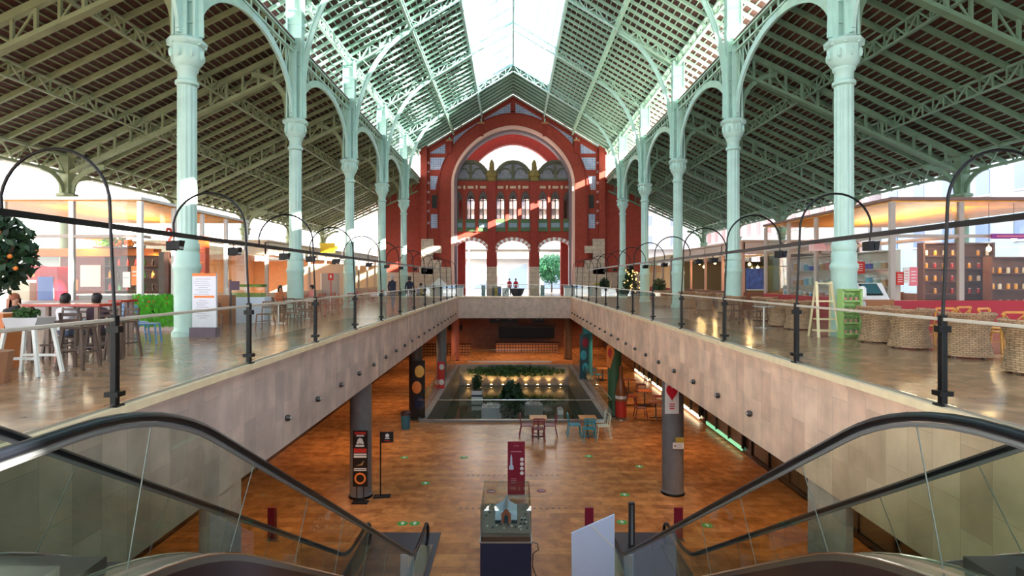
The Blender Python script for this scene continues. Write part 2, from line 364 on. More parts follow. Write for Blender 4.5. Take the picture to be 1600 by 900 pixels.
# ---------------------------------------------------------------- columns
def column(x, y, s):
    """s: +1 when the nave centre is on the +x side"""
    t = thing('cast_iron_column', '', 'column', (x, y, 0), 0, 'green cast iron nave columns')
    m = MB(); m.lathe([(.40, 0), (.40, .12), (.345, .18), (.335, .3), (.335, 1.85), (.36, 1.9), (.38, 1.98), (.36, 2.05), (.325, 2.1), (.33, 2.35), (.30, 2.4), (.33, 2.46), (.33, 2.62), (.29, 2.68), (.29, 2.8)], n=20)
    m.build('base', PAINTL, t, smooth=True)
    m = MB(); vs = []
    N = 48
    for z in (2.8, 7.1):
        for i in range(N):
            r = .255-.016*(i % 4 in (0, 1)); a = 2*math.pi*i/N; vs.append((r*math.cos(a), r*math.sin(a), z))
    m.add(vs, [(i, (i+1) % N, N+(i+1) % N, N+i) for i in range(N)])
    m.build('shaft', PAINTL, t)
    m = MB(); m.lathe([(.25, 7.1), (.31, 7.14), (.31, 7.22), (.25, 7.28), (.25, 7.5), (.30, 7.56), (.30, 7.62)], n=20)
    m.lathe([(.30, 7.62), (.40, 7.75), (.43, 7.95), (.44, 8.2), (.52, 8.28), (.53, 8.36), (.47, 8.42), (.3, 8.46)], n=8, ph=math.pi/8)
    for i in range(8):
        a = math.pi/4*i; m.ball((.42*math.cos(a), .42*math.sin(a), 7.98), .07, 6, 4, sz=2)
        a += math.pi/8; m.ball((.46*math.cos(a), .46*math.sin(a), 8.25), .06, 6, 4)
    m.build('capital', PAINTL, t, smooth=True)
    m = MB(); m.box(-.3, -.06, 8.4, .3, .06, 14.0).box(-.06, -.3, 8.4, .06, .3, 11.4)
    for a in (-1, 1): m.box(a*.3-.035, -.2, 8.4, a*.3+.035, .2, 14.0); m.box(-.16, a*.3-.03, 8.4, .16, a*.3+.03, 11.3)
    for i in range(9): m.cbox(.0, 0, 8.9+.6*i, .64, .24, .05)
    m.build('upper_post', PAINTL, t)
    # curved brace into the nave, its own depth and rivets
    def curve(pts, w, h, name, pm):
        m = MB(); m.bars(pts, w, h, (0, 1, 0)); return m.build(name, pm, t)
    pts = []
    for i in range(25):
        a = math.radians(180-70*i/24); pts.append((s*(.34+4.55*(1+math.cos(a))), 0, 9.5+6.6*math.sin(a)**1.0))
    p2 = [p for p in pts if p[2] < zn(HW-abs(p[0]))-.55 or p[0] == pts[0][0]]
    p2 = [(s*.36, 0, 8.5)]+p2
    m = MB(); m.bars(p2, .22, .07, (0, 1, 0))
    for a, b in zip(p2, p2[1:]): m.bar(Vector(a)+Vector((-s*.1, 0, .02)), Vector(b)+Vector((-s*.1, 0, .02)), .05, .16, (0, 1, 0))
    m.build('nave_brace', PAINTL, t)
    m = MB()
    for a in (8, 13, 18, 22):
        p = pts[a]; zt = zn(HW-abs(p[0]))-.6
        if zt > p[2]+.3: m.bar((p[0], 0, p[2]), (max(.1, abs(p[0])-.9)*s, 0, min(zt, p[2]+1.3)), .05, .05)
    m.bar((s*.3, 0, 13.2), (s*1.3, 0, 12.6), .05, .05); m.bar((s*.3, 0, 12.4), (s*1.0, 0, 11.9), .05, .05)
    m.build('brace_struts', PAINT, t)
    # aisle side brace
    pts = [(-s*.34, 0, 8.5)]+[(-s*(.36+1.5*(1-math.cos(math.radians(a)))), 0, 8.9+1.45*math.sin(math.radians(a))) for a in range(0, 91, 9)]
    m = MB(); m.bars(pts, .2, .12, (0, 1, 0)); m.build('aisle_brace', OLIVE if s > 0 else OLIVE2, t)
    # half arches to the neighbouring columns
    for d in (-1, 1):
        pts = [(0, d*.34, 8.5)]+[(0, d*(.36+3.79*(1-math.cos(math.radians(a)))), 8.6+2.45*math.sin(math.radians(a))) for a in range(0, 91, 6)]
        m = MB(); m.bars(pts, .3, .1, (1, 0, 0))
        m2 = MB()
        for p in pts[3:-1:2]: m2.bar((0, p[1], p[2]), (0, p[1], 11.3), .04, .04)
        for p, q in zip(pts[3:-2:2], pts[5:-1:2]): m2.bar((0, p[1], 11.3), (0, q[1], q[2]+.02), .035, .035)
        a = m.build('arch_rib', PAINTL if d < 0 else PAINT, t); m2.build('spandrel_bars', PAINT, a)
    return t
WL = {0: 'just behind the camera', 1: 'beside the camera', 2: 'rising behind the menu board', 3: 'second in its row counting from the menu board', 4: 'third in its row counting from the menu board', 5: 'fourth in its row counting from the menu board', 6: 'last one before the brick gable'}
WR = {0: 'just behind the camera', 1: 'beside the camera', 2: 'rising behind the cream ladder shelf', 3: 'second in its row counting from the ladder shelf', 4: 'third in its row counting from the ladder shelf', 5: 'fourth in its row counting from the ladder shelf', 6: 'last one before the brick gable'}
cl = column(NC-HW, YS[0], 1); crr = column(NC+HW, YS[0], -1)
for k, y in enumerate(YS):
    a = cl if k == 0 else dup(cl, (NC-HW, y, 0)); a['label'] = 'pale green cast iron column of the left row, '+WL[k]
    a = crr if k == 0 else dup(crr, (NC+HW, y, 0)); a['label'] = 'pale green cast iron column of the right row, '+WR[k]
def outer(x, y, s):
    om = OLIVE if s > 0 else OLIVE2
    t = thing('outer_column', '', 'column', (x, y, 0), 0, 'squat green columns along the outer sides')
    MB().lathe([(.34, 0), (.34, .2), (.27, .3), (.25, 4.2), (.22, 4.5), (.28, 4.56), (.28, 4.62), (.24, 4.7)], n=16).build('shaft', om, t, smooth=True)
    MB().lathe([(.24, 4.7), (.33, 4.85), (.34, 5.1), (.42, 5.16), (.42, 5.24), (.3, 5.28)], n=8, ph=math.pi/8).build('capital', om, t)
    MB().box(-.2, -.2, 5.28, .2, .2, 6.85).build('upper_post', om, t)
    for d in (-1, 1):
        pts = [(0, d*.22, 5.3)]+[(0, d*(.22+1.15*(1-math.cos(math.radians(a)))), 5.3+.85*math.sin(math.radians(a))) for a in range(0, 91, 15)]
        MB().bars(pts, .2, .07, (1, 0, 0)).build('bracket', om, t)
    pts = [(s*.22, 0, 5.3)]+[(s*(.22+1.4*(1-math.cos(math.radians(a)))), 0, 5.3+1.1*math.sin(math.radians(a))) for a in range(0, 91, 15)]
    MB().bars(pts, .2, .1, (0, 1, 0)).build('bracket', om, t)
    return t
ol = outer(NC-HW-9.77, YS[0], 1); orr = outer(NC+HW+9.77, YS[0], -1)
for k, y in enumerate(YS+[YF+.3]):
    for src, x, sn in ((ol, NC-HW-9.77, 'left'), (orr, NC+HW+9.77, 'right')):
        a = src if k == 0 else dup(src, (x, y, 0))
        a['label'] = f'squat green column on the outer edge of the {sn} aisle, ' + ['behind the camera', 'level with the camera', 'in line with the nearest visible nave column', 'seen over the roof of the nearest glass kiosk', 'third from the near end', 'fourth from the near end', 'last before the end wall', 'beside the end wall opening'][k]

# ---------------------------------------------------------------- the brick gable
def wall_open(mb, xs, zlo, zhi, ops, y0, y1, dx=.4):
    """ops: (xa, xb, zb, ztop(x)) openings. Solid elsewhere between zlo(x) and zhi(x)."""
    bp = {xs[0], xs[1]}
    for o in ops:
        n = 10
        for i in range(n+1): bp.add(round(o[0]+(o[1]-o[0])*i/n, 4))
    b = sorted(v for v in bp if xs[0] <= v <= xs[1]); out = []
    for a, c in zip(b, b[1:]):
        n = max(1, int((c-a)/dx)); out += [(a+(c-a)*i/n, a+(c-a)*(i+1)/n) for i in range(n)]
    for a, c in out:
        if c-a < 1e-5: continue
        mid = (a+c)/2; act = sorted([o for o in ops if o[0] < mid < o[1]], key=lambda o: o[2])
        cur = (zlo(a), zlo(c))
        for o in act:
            if o[2] > cur[0]+1e-4: mb.prism([(a, cur[0]), (c, cur[1]), (c, o[2]), (a, o[2])], y0, y1)
            cur = (o[3](a), o[3](c))
        h = (zhi(a), zhi(c))
        if max(h[0]-cur[0], h[1]-cur[1]) > 1e-4: mb.prism([(a, cur[0]), (c, cur[1]), (c, h[1]), (a, h[0])], y0, y1)
    return mb
SE = 1.8
EA, EZ, EB = 6.15, 11.2, 5.7              # big arch: half width, centre height, rise
def arch_top(x):
    u = abs(x-NC)/EA; return EZ+EB*max(0, 1-u**SE)**(1/SE)
gab = MB(); wall_open(gab, (NC-HW+.1, NC+HW-.1), lambda x: 0, lambda x: zn(abs(x-NC))+.1, [(NC-EA, NC+EA, 0, arch_top)], YF, YF+1.2)
wb = struct('wall_back', gab, BRICK)
sd = MB()
for s in (-1, 1):
    d0, d1 = HW-.1, 13.6
    sd.prism([(NC+s*d0, 0), (NC+s*d1, 0), (NC+s*d1, za(d1)+.1), (NC+s*d0, za(d0)+.1)], YF+.4, YF+1.2)
sd.build('side_wall', BRICK, wb, kind='structure')
# projecting orders of the arch
def ell(a, b, z0=0):
    out = [(NC-a, z0), (NC-a, EZ)]
    for t in range(176, 3, -4):
        c_, s_ = math.cos(math.radians(t)), math.sin(math.radians(t)); out.append((NC+a*math.copysign(abs(c_)**(2/SE), c_), EZ+b*s_**(2/SE)))
    return out+[(NC+a, EZ), (NC+a, z0)]
MB().band(ell(EA, EB), ell(7.3, 6.8), YF-.35, YF+.02).build('arch_ring', BRICK, wb)
MB().band(ell(7.3, 6.8), ell(7.42, 6.92), YF-.42, YF-.02).build('arch_moulding', BRICKD, wb)
MB().band(ell(EA-.26, EB-.26), ell(EA, EB), YF-.30, YF+1.2).build('arch_soffit', mat('lit_arch_reveal', (.85, .52, .42), .6), wb)  # lit look of the reveal put into the soffit colour
MB().band(ell(EA-.52, EB-.52), ell(EA-.26, EB-.26), YF+.3, YF+1.2).build('inner_arch_band', mat('grey_arch_band', (.22, .17, .19), .6), wb)
# pilasters, corbels
for s in (-1, 1):
    MB().box(NC+s*8.55, YF-.4, 0, NC+s*9.15, YF, 15.0).build('pilaster', BRICK, wb)
    q = MB()
    for i, (w_, h) in enumerate(((1.2, 5.6), (2.0, 4.9), (1.15, 4.2), (2.0, 3.5), (1.15, 2.8))): q.box(NC+s*(9.2-w_/2-.1)-w_/2, YF-.45, h-.7, NC+s*(9.2-w_/2-.1)+w_/2, YF+.0, h)
    q.build('quoins', ASHLAR, wb)
    q = MB(); q.box(NC+s*EA, YF-.45, 0, NC+s*9.3, YF, 2.8).box(NC+s*9.3, YF+.1, 0, NC+s*13.6, YF+.4, 2.3); q.build('stone_plinth', ASHLAR, wb)
    q = MB()
    for z in (7.2, 8.4, 9.3, 10.3, 11.2, 12.3, 13.2): q.ball((NC+s*8.45, YF-.1, z), .16, 8, 5)
    q.build('studs', mat('pink_studs', (.55, .3, .3), .5), wb)
# blue tile panels
def panel(poly, name='tile_panel', m=TILE, d=.06):
    fr = MB()
    n = len(poly); cx = sum(p[0] for p in poly)/n; cz = sum(p[1] for p in poly)/n
    MB().prism(poly, YF-d, YF+.01).build(name, m, wb)
for s in (-1, 1):
    X = lambda d: NC+s*d
    def ro(d): return EZ+6.92*max(0, 1-(d/7.42)**SE)**(1/SE)  # outer edge of arch
    panel([(X(8.25), 14.15), (X(8.25), zn(8.25)-.75), (X(6.75), zn(6.75)-.75), (X(6.75), 14.15)])
    panel([(X(8.25), 12.55), (X(8.25), 13.75), (X(6.4), 13.75), (X(6.95), 12.55)])
    panel([(X(8.25), 10.55), (X(8.25), 11.9), (X(7.5), 11.9), (X(7.75), 10.55)])
    panel([(X(8.2), 6.7), (X(8.2), 8.1), (X(7.55), 8.1), (X(7.55), 6.7)])
    panel([(X(8.1), 8.7), (X(8.1), 10.0), (X(7.6), 10.0), (X(7.6), 8.7)], 'slit_window', mat('dark_opening', (.02, .018, .015), .6), .03)
    for d0, d1 in ((5.95, 3.45), (2.85, .25)):
        n = 8; up = [(X(d0+(d1-d0)*i/n), zn(d0+(d1-d0)*i/n)-.6) for i in range(n+1)]; lo = [(X(d0+(d1-d0)*i/n), min(zn(d0+(d1-d0)*i/n)-.7, ro(d0+(d1-d0)*i/n)+.12)) for i in range(n+1)]
        MB().band(lo, up, YF-.06, YF+.01).build('tile_panel', TILE, wb)
    for d, zb in ((6.3, 15.3), (3.15, 17.0)):
        q = MB(); q.box(X(d)-.22, YF-.5, zb-1.2, X(d)+.22, YF+.01, zb); q.build('corbel', BRICKD, wb)
        q = MB(); q.box(X(d)-.3, YF-.6, zb, X(d)+.3, YF, zb+.15); q.build('corbel_cap', mat('ochre_stone', (.5, .25, .1), .6), wb)
        MB().bar((X(d), YF-.4, zb+.15), (X(d), YF-.4, zn(d)-.5), .14, .14).build('roof_leg', PAINT, wb)
    # eave soffit band in brick that follows the slope
    MB().prism([(X(0), zn(0)-.05), (X(HW), zn(HW)-.05), (X(HW), zn(HW)-.35), (X(0), zn(0)-.35)], YF-.15, YF).build('gable_band', BRICKD, wb)
MB().box(NC-.15, YF-.4, 18.3, NC+.15, YF, 19.4).build('corbel', BRICKD, wb)
# second, deeper arch and its wall
def arch2(x):
    u = (x-NC)/4.95; return 10.7+4.95*max(0, 1-abs(u)**SE)**(1/SE) if abs(u) < 1 else 10.7
w2 = MB(); wall_open(w2, (NC-EA-.3, NC+EA+.3), lambda x: 0, lambda x: arch_top(x) if abs(x-NC) < EA else EZ, [(NC-4.95, NC+4.95, 0, arch2)], YF+2.2, YF+3.0)
w2.build('outer_arch', BRICKD, wb)
# the arcaded screen with windows, doors and lunettes
YSC = YF+.9
scr = MB(); ops = []
for cx in (-4.3, 0, 4.3):
    c0 = NC+cx
    ops.append((c0-1.62, c0+1.62, -1, lambda x, c0=c0: 4.35+1.15*math.sqrt(max(0, 1-((x-c0)/1.62)**2))))
    for dx in (-1.27, 0, 1.27):
        wc = c0+dx; ops.append((wc-.42, wc+.42, 7.75, lambda x, wc=wc: 9.9+.75*max(0, 1-abs(x-wc)/.42)**.6))
wall_open(scr, (NC-EA-.05, NC+EA+.05), lambda x: 0, lambda x: 11.7, ops, YSC, YSC+.6)
sc = scr.build('arcade_screen', BRICK, wb)
DKST = mat('dark_carved_stone', (.10, .10, .06), .7, noise=.3)
for cx in (-4.3, 0, 4.3):
    c0 = NC+cx
    o = arc(c0, 11.75, 1.95, 0, 180, 18, 1.95); i_ = arc(c0, 11.75, 1.62, 0, 180, 18, 1.6)
    lu = MB(); lu.band(i_, o, YSC-.1, YSC+.5); lu.box(c0-.14, YSC-.1, 11.75, c0+.14, YSC+.4, 13.4).box(c0-1.95, YSC-.12, 11.6, c0+1.95, YSC+.5, 11.8)
    for dx in (-.78, .78): lu.band(arc(c0+dx, 12.3, .5, 0, 180, 8), arc(c0+dx, 12.3, .64, 0, 180, 8), YSC-.05, YSC+.3)
    l = lu.build('lunette', DKST, wb)
    MB().prism(arc(c0, 11.75, 1.62, 0, 180, 18, 1.6), YSC+.1, YSC+.3).build('lunette_tiles', slabs('lunette_tile', (.14, .16, .26), (.17, .16, .2), (.25, .22, .24), .2, .2, 'XZ', .4, .03), l)
    # voussoirs: striped white and pink blocks over each door
    for k in range(22):
        a0, a1 = 180*k/22, 180*(k+1)/22
        v = MB().band(arc(c0, 4.35, 1.62, a0, a1, 1, 1.15), arc(c0, 4.35, 1.98, a0, a1, 1, 1.5), YSC-.2, YSC+.02)
        v.build('voussoir', WHITE if k % 2 else mat('pink_block', (.5, .22, .18), .6), sc)
    b = MB(); b.box(c0-1.85, YSC-.1, 6.45, c0+1.85, YSC+.02, 7.7).build('green_band', mat('green_moulding', (.07, .13, .05), .6), sc)
    for dx in (-1.27, 0, 1.27):
        wc = c0+dx
        MB().box(wc-.42, YSC-.16, 6.85, wc+.42, YSC-.09, 7.3).build('blue_panel', mat('slate_blue', (.20, .29, .36), .5), sc)
        q = MB(); q.box(wc-.42, YSC+.2, 7.75, wc-.36, YSC+.3, 10.2).box(wc+.36, YSC+.2, 7.75, wc+.42, YSC+.3, 10.2).box(wc-.06, YSC+.2, 7.75, wc+.06, YSC+.3, 10.5).box(wc-.42, YSC+.2, 9.55, wc+.42, YSC+.3, 9.65)
        q.band(arc(wc, 9.7, .2, 0, 180, 8, .5), arc(wc, 9.7, .4, 0, 180, 8, .9), YSC+.15, YSC+.3); q.ball((wc, YSC+.2, 10.0), .14, 8, 4)
        q.band(arc(wc, 9.75, .02, 0, 180, 6), arc(wc, 9.75, .40, 0, 180, 6, .75), YSC+.32, YSC+.36); q.build('window_tracery', mat('dark_tracery', (.12, .09, .08), .6), sc)
        MB().box(wc-.40, YSC+.4, 7.75, wc-.06, YSC+.42, 10.3).build('window_pane', glass('mauve_glass', (.42, .36, .36), .06), sc); MB().box(wc+.06, YSC+.4, 7.75, wc+.40, YSC+.42, 10.3).build('window_pane', glass('rose_glass', (.72, .62, .58), .06), sc)
        MB().box(wc-.3, YSC-.06, 10.8, wc+.3, YSC+.02, 11.05).build('cream_block', mat('cream_block', (.6, .42, .3), .6), sc)
    for dx in (-1.27-.64, -.635, .635, 1.27+.64):
        MB().box(c0+dx-.13, YSC-.14, 6.4, c0+dx+.13, YSC+.02, 11.5).build('mullion_pier', BRICK, sc)
        MB().ball((c0+dx, YSC-.2, 10.9), .14, 8, 5, sz=1.6).build('pier_boss', mat('cream_block', (.6, .42, .3), .6), sc)
for x in (-2.15, 2.15):
    MB().box(NC+x-.4, YSC-.35, 0, NC+x+.4, YSC+.02, 11.7).build('pier', BRICKD, sc)
    MB().box(NC+x-.5, YSC-.5, 0, NC+x+.5, YSC+.0, 2.85).build('pier_stone', ASHLAR, sc)
    q = MB(); q.lathe([(.5, 11.5), (.5, 11.9), (.62, 12.0), (.55, 12.5), (.25, 12.7), (.3, 12.9), (.25, 13.4), (.05, 13.75)], (NC+x, YSC-.1, 0), 8); q.build('finial', mat('mossy_ochre', (.22, .16, .04), .7), sc, smooth=True)
for x in (-5.98, 5.98): MB().box(NC+x-.3, YSC-.3, 0, NC+x+.3, YSC+.02, 2.6).build('pier_stone', ASHLAR, sc)
# near end wall behind the camera, unseen; its opening is shaped to let sky light in
struct('wall_front', MB().box(-9.3, -6.4, 9, 9.5, -6, 14).box(-9.3, -6.4, 0, -7.6, -6, 9).box(7.8, -6.4, 0, 9.5, -6, 9), BRICK)

# ---------------------------------------------------------------- buildings outside
def building(name, label, x0, y0, x1, y1, h, m, face, step=3.2, fh=3.3, wm=None, balc=True, z0=4.2):
    t = thing(name, label, 'building', ((x0+x1)/2, (y0+y1)/2, 0))
    cx, cy = (x0+x1)/2, (y0+y1)/2
    MB().box(x0-cx, y0-cy, 0, x1-cx, y1-cy, h).box(x0-cx-.3, y0-cy-.3, h, x1-cx+.3, y1-cy+.3, h+.5).build('walls', m, t)
    wm = wm or mat('grey_shutters', (.25, .29, .38), .6)
    L = (x1-x0) if face in 'SN' else (y1-y0); n = int(L/step); fr = mat('white_frames', (.75, .74, .74), .5)
    pw = None
    rzz = {'S': 0, 'E': math.pi/2, 'W': -math.pi/2}[face]
    for f in range(int((h-z0)/fh)):
        z = z0+f*fh
        for i in range(n):
            u = -L/2+step*(i+.5)
            loc = (u, y0-cy, z) if face == 'S' else ((x1-cx, u, z) if face == 'E' else (x0-cx, u, z))
            if pw is None: pw = MB().box(-.6, -.06, 0, .6, .02, 1.7).build('window', wm, t); sl = MB().box(-.75, -.12, -.12, .75, 0, -.02).build('sill', fr, pw); q, r_ = pw, sl
            else: q = pw.copy(); COL.objects.link(q); q.parent = t; r_ = sl.copy(); COL.objects.link(r_); r_.parent = q
            q.location = loc; q.rotation_euler = (0, 0, rzz)
        if balc:
            if face == 'S': b = MB().box(-L/2+1, y0-cy-1.1, z-.5, L/2-1, y0-cy, z-.38); [b.box(-L/2+1+.6*j, y0-cy-1.1, z-.4, -L/2+1.04+.6*j, y0-cy-1.06, z+.5) for j in range(int((L-2)/.6))]
            elif face == 'E': b = MB().box(x1-cx, -L/2+1, z-.5, x1-cx+1.1, L/2-1, z-.38); [b.box(x1-cx+1.06, -L/2+1+.6*j, z-.4, x1-cx+1.1, -L/2+1.04+.6*j, z+.5) for j in range(int((L-2)/.6))]
            else: b = MB().box(x0-cx-1.1, -L/2+1, z-.5, x0-cx, L/2-1, z-.38); [b.box(x0-cx-1.1, -L/2+1+.6*j, z-.4, x0-cx-1.06, -L/2+1.04+.6*j, z+.5) for j in range(int((L-2)/.6))]
            if f % 2 == 0: b.build('balcony', fr, t)
    return t
CRM = mat('cream_render', (.50, .48, .45), .8, noise=.05); PNK = mat('pale_pink_render', (.50, .42, .42), .8, noise=.05); LIL = mat('sky_shade_render', (.46, .49, .56), .8, noise=.05)  # lilac of sky-lit shade put into the right building's render
b = building('apartment_building', 'bright cream apartment building seen beyond the left aisle', -48, 5, -36, 60, 16, CRM, 'E')
building('apartment_building', 'pinkish apartment building farther along beyond the left aisle', -48, 62, -36, 100, 17, PNK, 'E', balc=False)
building('apartment_building', 'pale apartment building beyond the right aisle, lilac shade put into its colour', 33, -60, 45, 52, 14.5, LIL, 'W', balc=False, wm=mat('blue_louvres', (.2, .25, .42), .5))
building('apartment_building', 'pale building with rose window surrounds right of the brick end wall', 33, 54, 45, 100, 17, PNK, 'W', wm=mat('rose_shutters', (.5, .25, .25), .6))
t = building('apartment_building', 'tall white building across the street seen through the brick arches', -30, 96, 30, 108, 27, CRM, 'S', step=4.2, z0=7)
for i, x in enumerate((-9.5, -4.6, .9, 6.8, 11.4)):
    MB().box(x-1.5, -6.1, .1, x+1.5, -5.95, 4.0).build('shop_shutter', mat('blue_grey_shutter', (.3, .38, .5), .5), t)
MB().box(-14, -7.2, 4.9, 14, -6, 5.4).build('shop_awning', mat('grey_ledge', (.35, .32, .3), .7), t)
MB().box(-14, -7.0, 5.4, 14, -6.9, 6.0).build('shop_fascia', mat('cream_fascia', (.6, .52, .38), .7), t)
MB().box(3.4, -7.3, 3.6, 6.6, -6.6, 4.5).build('hanging_sign', mat('dark_sign', (.06, .05, .05), .6), t)
def leaf_cloud(mb, c, rx, ry, rz, n, sz, rnd=random, shell=.3):
    for _ in range(n):
        while True:
            v = Vector((rnd.uniform(-1,1), rnd.uniform(-1,1), rnd.uniform(-1,1)))
            if shell < v.length < 1: break
        p = Vector((c[0]+v.x*rx, c[1]+v.y*ry, c[2]+v.z*rz))
        a = Vector((rnd.uniform(-1,1), rnd.uniform(-1,1), rnd.uniform(-1,1))).normalized(); b = a.orthogonal().normalized()*sz*rnd.uniform(.35,.6); a *= sz*rnd.uniform(.7,1.3)
        mb.quad(p-a, p+b, p+a, p-b)
    return mb
LEAF = mat('bright_leaf', (.05, .26, .10), .6, noise=.5, nscale=1); LEAFD = mat('dark_leaf', (.012, .045, .014), .5, noise=.5, nscale=3); BARK = mat('bark', (.12, .08, .05), .8)
def tree(x, y, h, r, label, lm=LEAF, n=900, sz=.16, oranges=0, trunk=True):
    t = thing('tree', label, 'tree', (x, y, 0))
    tr = MB(); tr.tube([(0,0,0), (.03,0,h*.3), (0,.02,h*.6)], .08, 8, rs=[.1,.08,.05])
    for a in range(5): tr.tube([(0,0,h*.5), (r*.6*math.cos(a*1.3), r*.6*math.sin(a*1.3), h*.8)], .03, 6)
    tr.build('trunk', BARK, t)
    f = leaf_cloud(MB(), (0, 0, h-r), r, r, r*1.05, n, sz); f.build('foliage', lm, t)
    om = mat('orange_fruit', (.8, .22, .03), .4)
    for i in range(oranges):
        a, b = random.uniform(0, 6.28), random.uniform(-.8, .7); MB().ball((r*.9*math.cos(a)*math.cos(b), r*.9*math.sin(a)*math.cos(b), h-r+r*math.sin(b)), .035, 8, 6).build('fruit', om, t, smooth=True)
    return t
x, y = at(862, 436, 70).x, 70
tree(x, y, 4.6, 1.75, 'round green street tree standing beyond the right brick doorway', n=1600, sz=.2)
tree(at(1018, 0, 66).x, 66, 3.6, 1.0, 'small green tree outside beyond the right aisle end', n=500)
def post(mb, x, y, h, r): mb.lathe([(r*2, 0), (r, .3), (r*.8, h)], (x, y, 0), 8); return mb
tag(post(MB(), -5.9, 80, 12, .12).build('lamp_post', STEEL), 'tall pale lamp post standing in the street beyond the left doorway', 'lamp post')
# ================================================================ BALUSTRADES, ARCHED POSTS, WALL LIGHTS
PYS = [7.2+3.67*k for k in range(13)]
def arched_post(x, y, s):
    """s: direction away from the atrium"""
    t = thing('arched_post', '', 'railing post', (x+s*.05, y, 0), 0, 'black posts with hooped tops along the atrium')
    MB().cbox(0, 0, .6, .075, .085, 1.14).build('post', BLACK, t, bev=.01)
    MB().cbox(0, 0, .2, .17, .15, .06).build('clamp', BLACK, t); MB().cbox(0, 0, 1.0, .15, .1, .08).build('clamp', BLACK, t); MB().cbox(0, 0, .035, .15, .15, .07).build('foot', BLACK, t)
    pts = [(0, 0, 1.1), (s*.05, 0, 2.2), (s*.06, 0, 2.5)]+[(s*(.06+.68*(1-math.cos(math.radians(a)))), 0, 2.53+.7*math.sin(math.radians(a))) for a in range(10, 180, 10)]+[(s*1.4, 0, 2.46)]
    MB().tube(pts, .02, 8).build('hoop', BLACK, t, smooth=True)
    return t
pl = arched_post(XL, PYS[0], -1); pr = arched_post(XR, PYS[0]+.05, 1)
for k, y in enumerate(PYS):
    a = pl if k == 0 else dup(pl, (XL-.05, y, 0)); a['label'] = f'black hooped post on the left balcony edge, {ORD[k]} from the viewer'
    a = pr if k == 0 else dup(pr, (XR+.05, PYS[0]+.05+3.72*k, 0)); a['label'] = f'black hooped post on the right balcony edge, {ORD[k]} from the viewer'
def balustrade(p0, p1, z, n, label, top=1.12, gm=GL, hw=.05, hm=RAILW, gap=.04):
    t = thing('glass_balustrade', label, 'balustrade', ((p0[0]+p1[0])/2, (p0[1]+p1[1])/2, z))
    o = Vector(t.location); p0 = Vector((*p0, z))-o; p1 = Vector((*p1, z))-o; d = (p1-p0).normalized(); U = Vector((0, 0, 1))
    MB().bar(p0+U*top, p1+U*top, hw, hw*.8).build('handrail', hm, t, bev=.008)
    for i in range(n):
        a = p0.lerp(p1, i/n)+d*gap; b = p0.lerp(p1, (i+1)/n)-d*gap
        MB().bar(a+U*(top/2+.03), b+U*(top/2+.03), .014, top-.1).build('glass_panel', gm, t)
    MB().bar(p0+U*.05, p1+U*.05, .05, .05).build('base_channel', STEEL, t)
    return t
balustrade((XL-.05, 3.53), (XL-.05, PYS[0]+3.67*12), 0, 13, 'long glass balustrade with pale handrail along the left balcony edge')
balustrade((XR+.05, 3.53), (XR+.05, PYS[0]+3.72*12), 0, 13, 'long glass balustrade with pale handrail along the right balcony edge')
balustrade((XL, YE+.05), (XR, YE+.05), 0, 5, 'glass balustrade across the far end of the atrium')
BX = (XL-1.45, XR+1.45)
for x, sn, y1 in ((BX[0], 'left', PYS[12]), (BX[1], 'right', PYS[12])):
    m = MB(); m.bar((x, 3.0, 2.45), (x, y1, 2.45), .06, .085)
    tag(m.build('lighting_bar', BLACK), f'long black bar joining the hoops over the {sn} walkway', 'rail')
def spot(x, y, s):
    t = thing('spotlight', '', 'spotlight', (x, y, 2.39), 0, 'black spotlights hanging from the bars', .85)
    MB().tube([(0,0,.02), (0,0,-.08)], .015, 6).build('bracket', BLACK, t)
    m = MB(); m.prism([(-.13, -.08), (.03, -.06), (.03, -.28), (-.13, -.28)], -.09, .09); m.build('housing', BLACK, t, bev=.01)
    m = MB(); m.prism([(.03, -.10), (.19, -.06), (.15, -.27), (.03, -.25)], -.10, .10); m.build('hood', BLACK, t)
    MB().cbox(.155, 0, -.17, .02, .16, .14).build('lens', mat('lamp_lens', (.2, .25, .26), .1), t)
    return t
s0 = None
for sn, x, s, ys in (('left', BX[0], -1, [10.87, 13.2, 16.1, 18.2, 20.8, 25.6, 29.3, 33, 38, 42]), ('right', BX[1], 1, [11.0, 14.7, 19.6, 21.2, 25.9, 29.6, 33.3, 38.5, 42.2])):
    for k, y in enumerate(ys):
        if s0 is None: s0 = spot(x, y, s); a = s0
        else: a = dup(s0, (x, y, 2.39), 0 if s < 0 else .35)
        a['label'] = f'black spotlight under the {sn} bar, {ORD[k]} from the viewer'
wl = thing('wall_light', '', 'wall light', (0, 0, 0), 0, 'small round wall lights on the balcony fascias')
MB().lathe([(.05, 0), (.07, .02), (.07, .07), (.05, .10)], n=12).build('ring', mat('dark_bronze', (.06, .05, .045), .4, .5), wl, smooth=True)
MB().ball((0, 0, .105), .035, 10, 6).build('lens', mat('dull_lens', (.35, .3, .26), .2), wl, smooth=True)
for ob in wl.children: ob.rotation_euler = (0, math.pi/2, 0)
n = 0
for k in range(20):
    for x, sn, rz, y in ((XL+.005, 'left', 0, 12.5+1.95*k), (XR-.005, 'right', math.pi, 12.9+2.0*k)):
        lab = f'small round light on the {sn} travertine fascia, {ORD[k]} from the viewer'
        if n == 0: wl.location = (x, y, -1.36); wl['label'] = lab
        else: dup(wl, (x, y, -1.36), rz, lab)
        n += 1

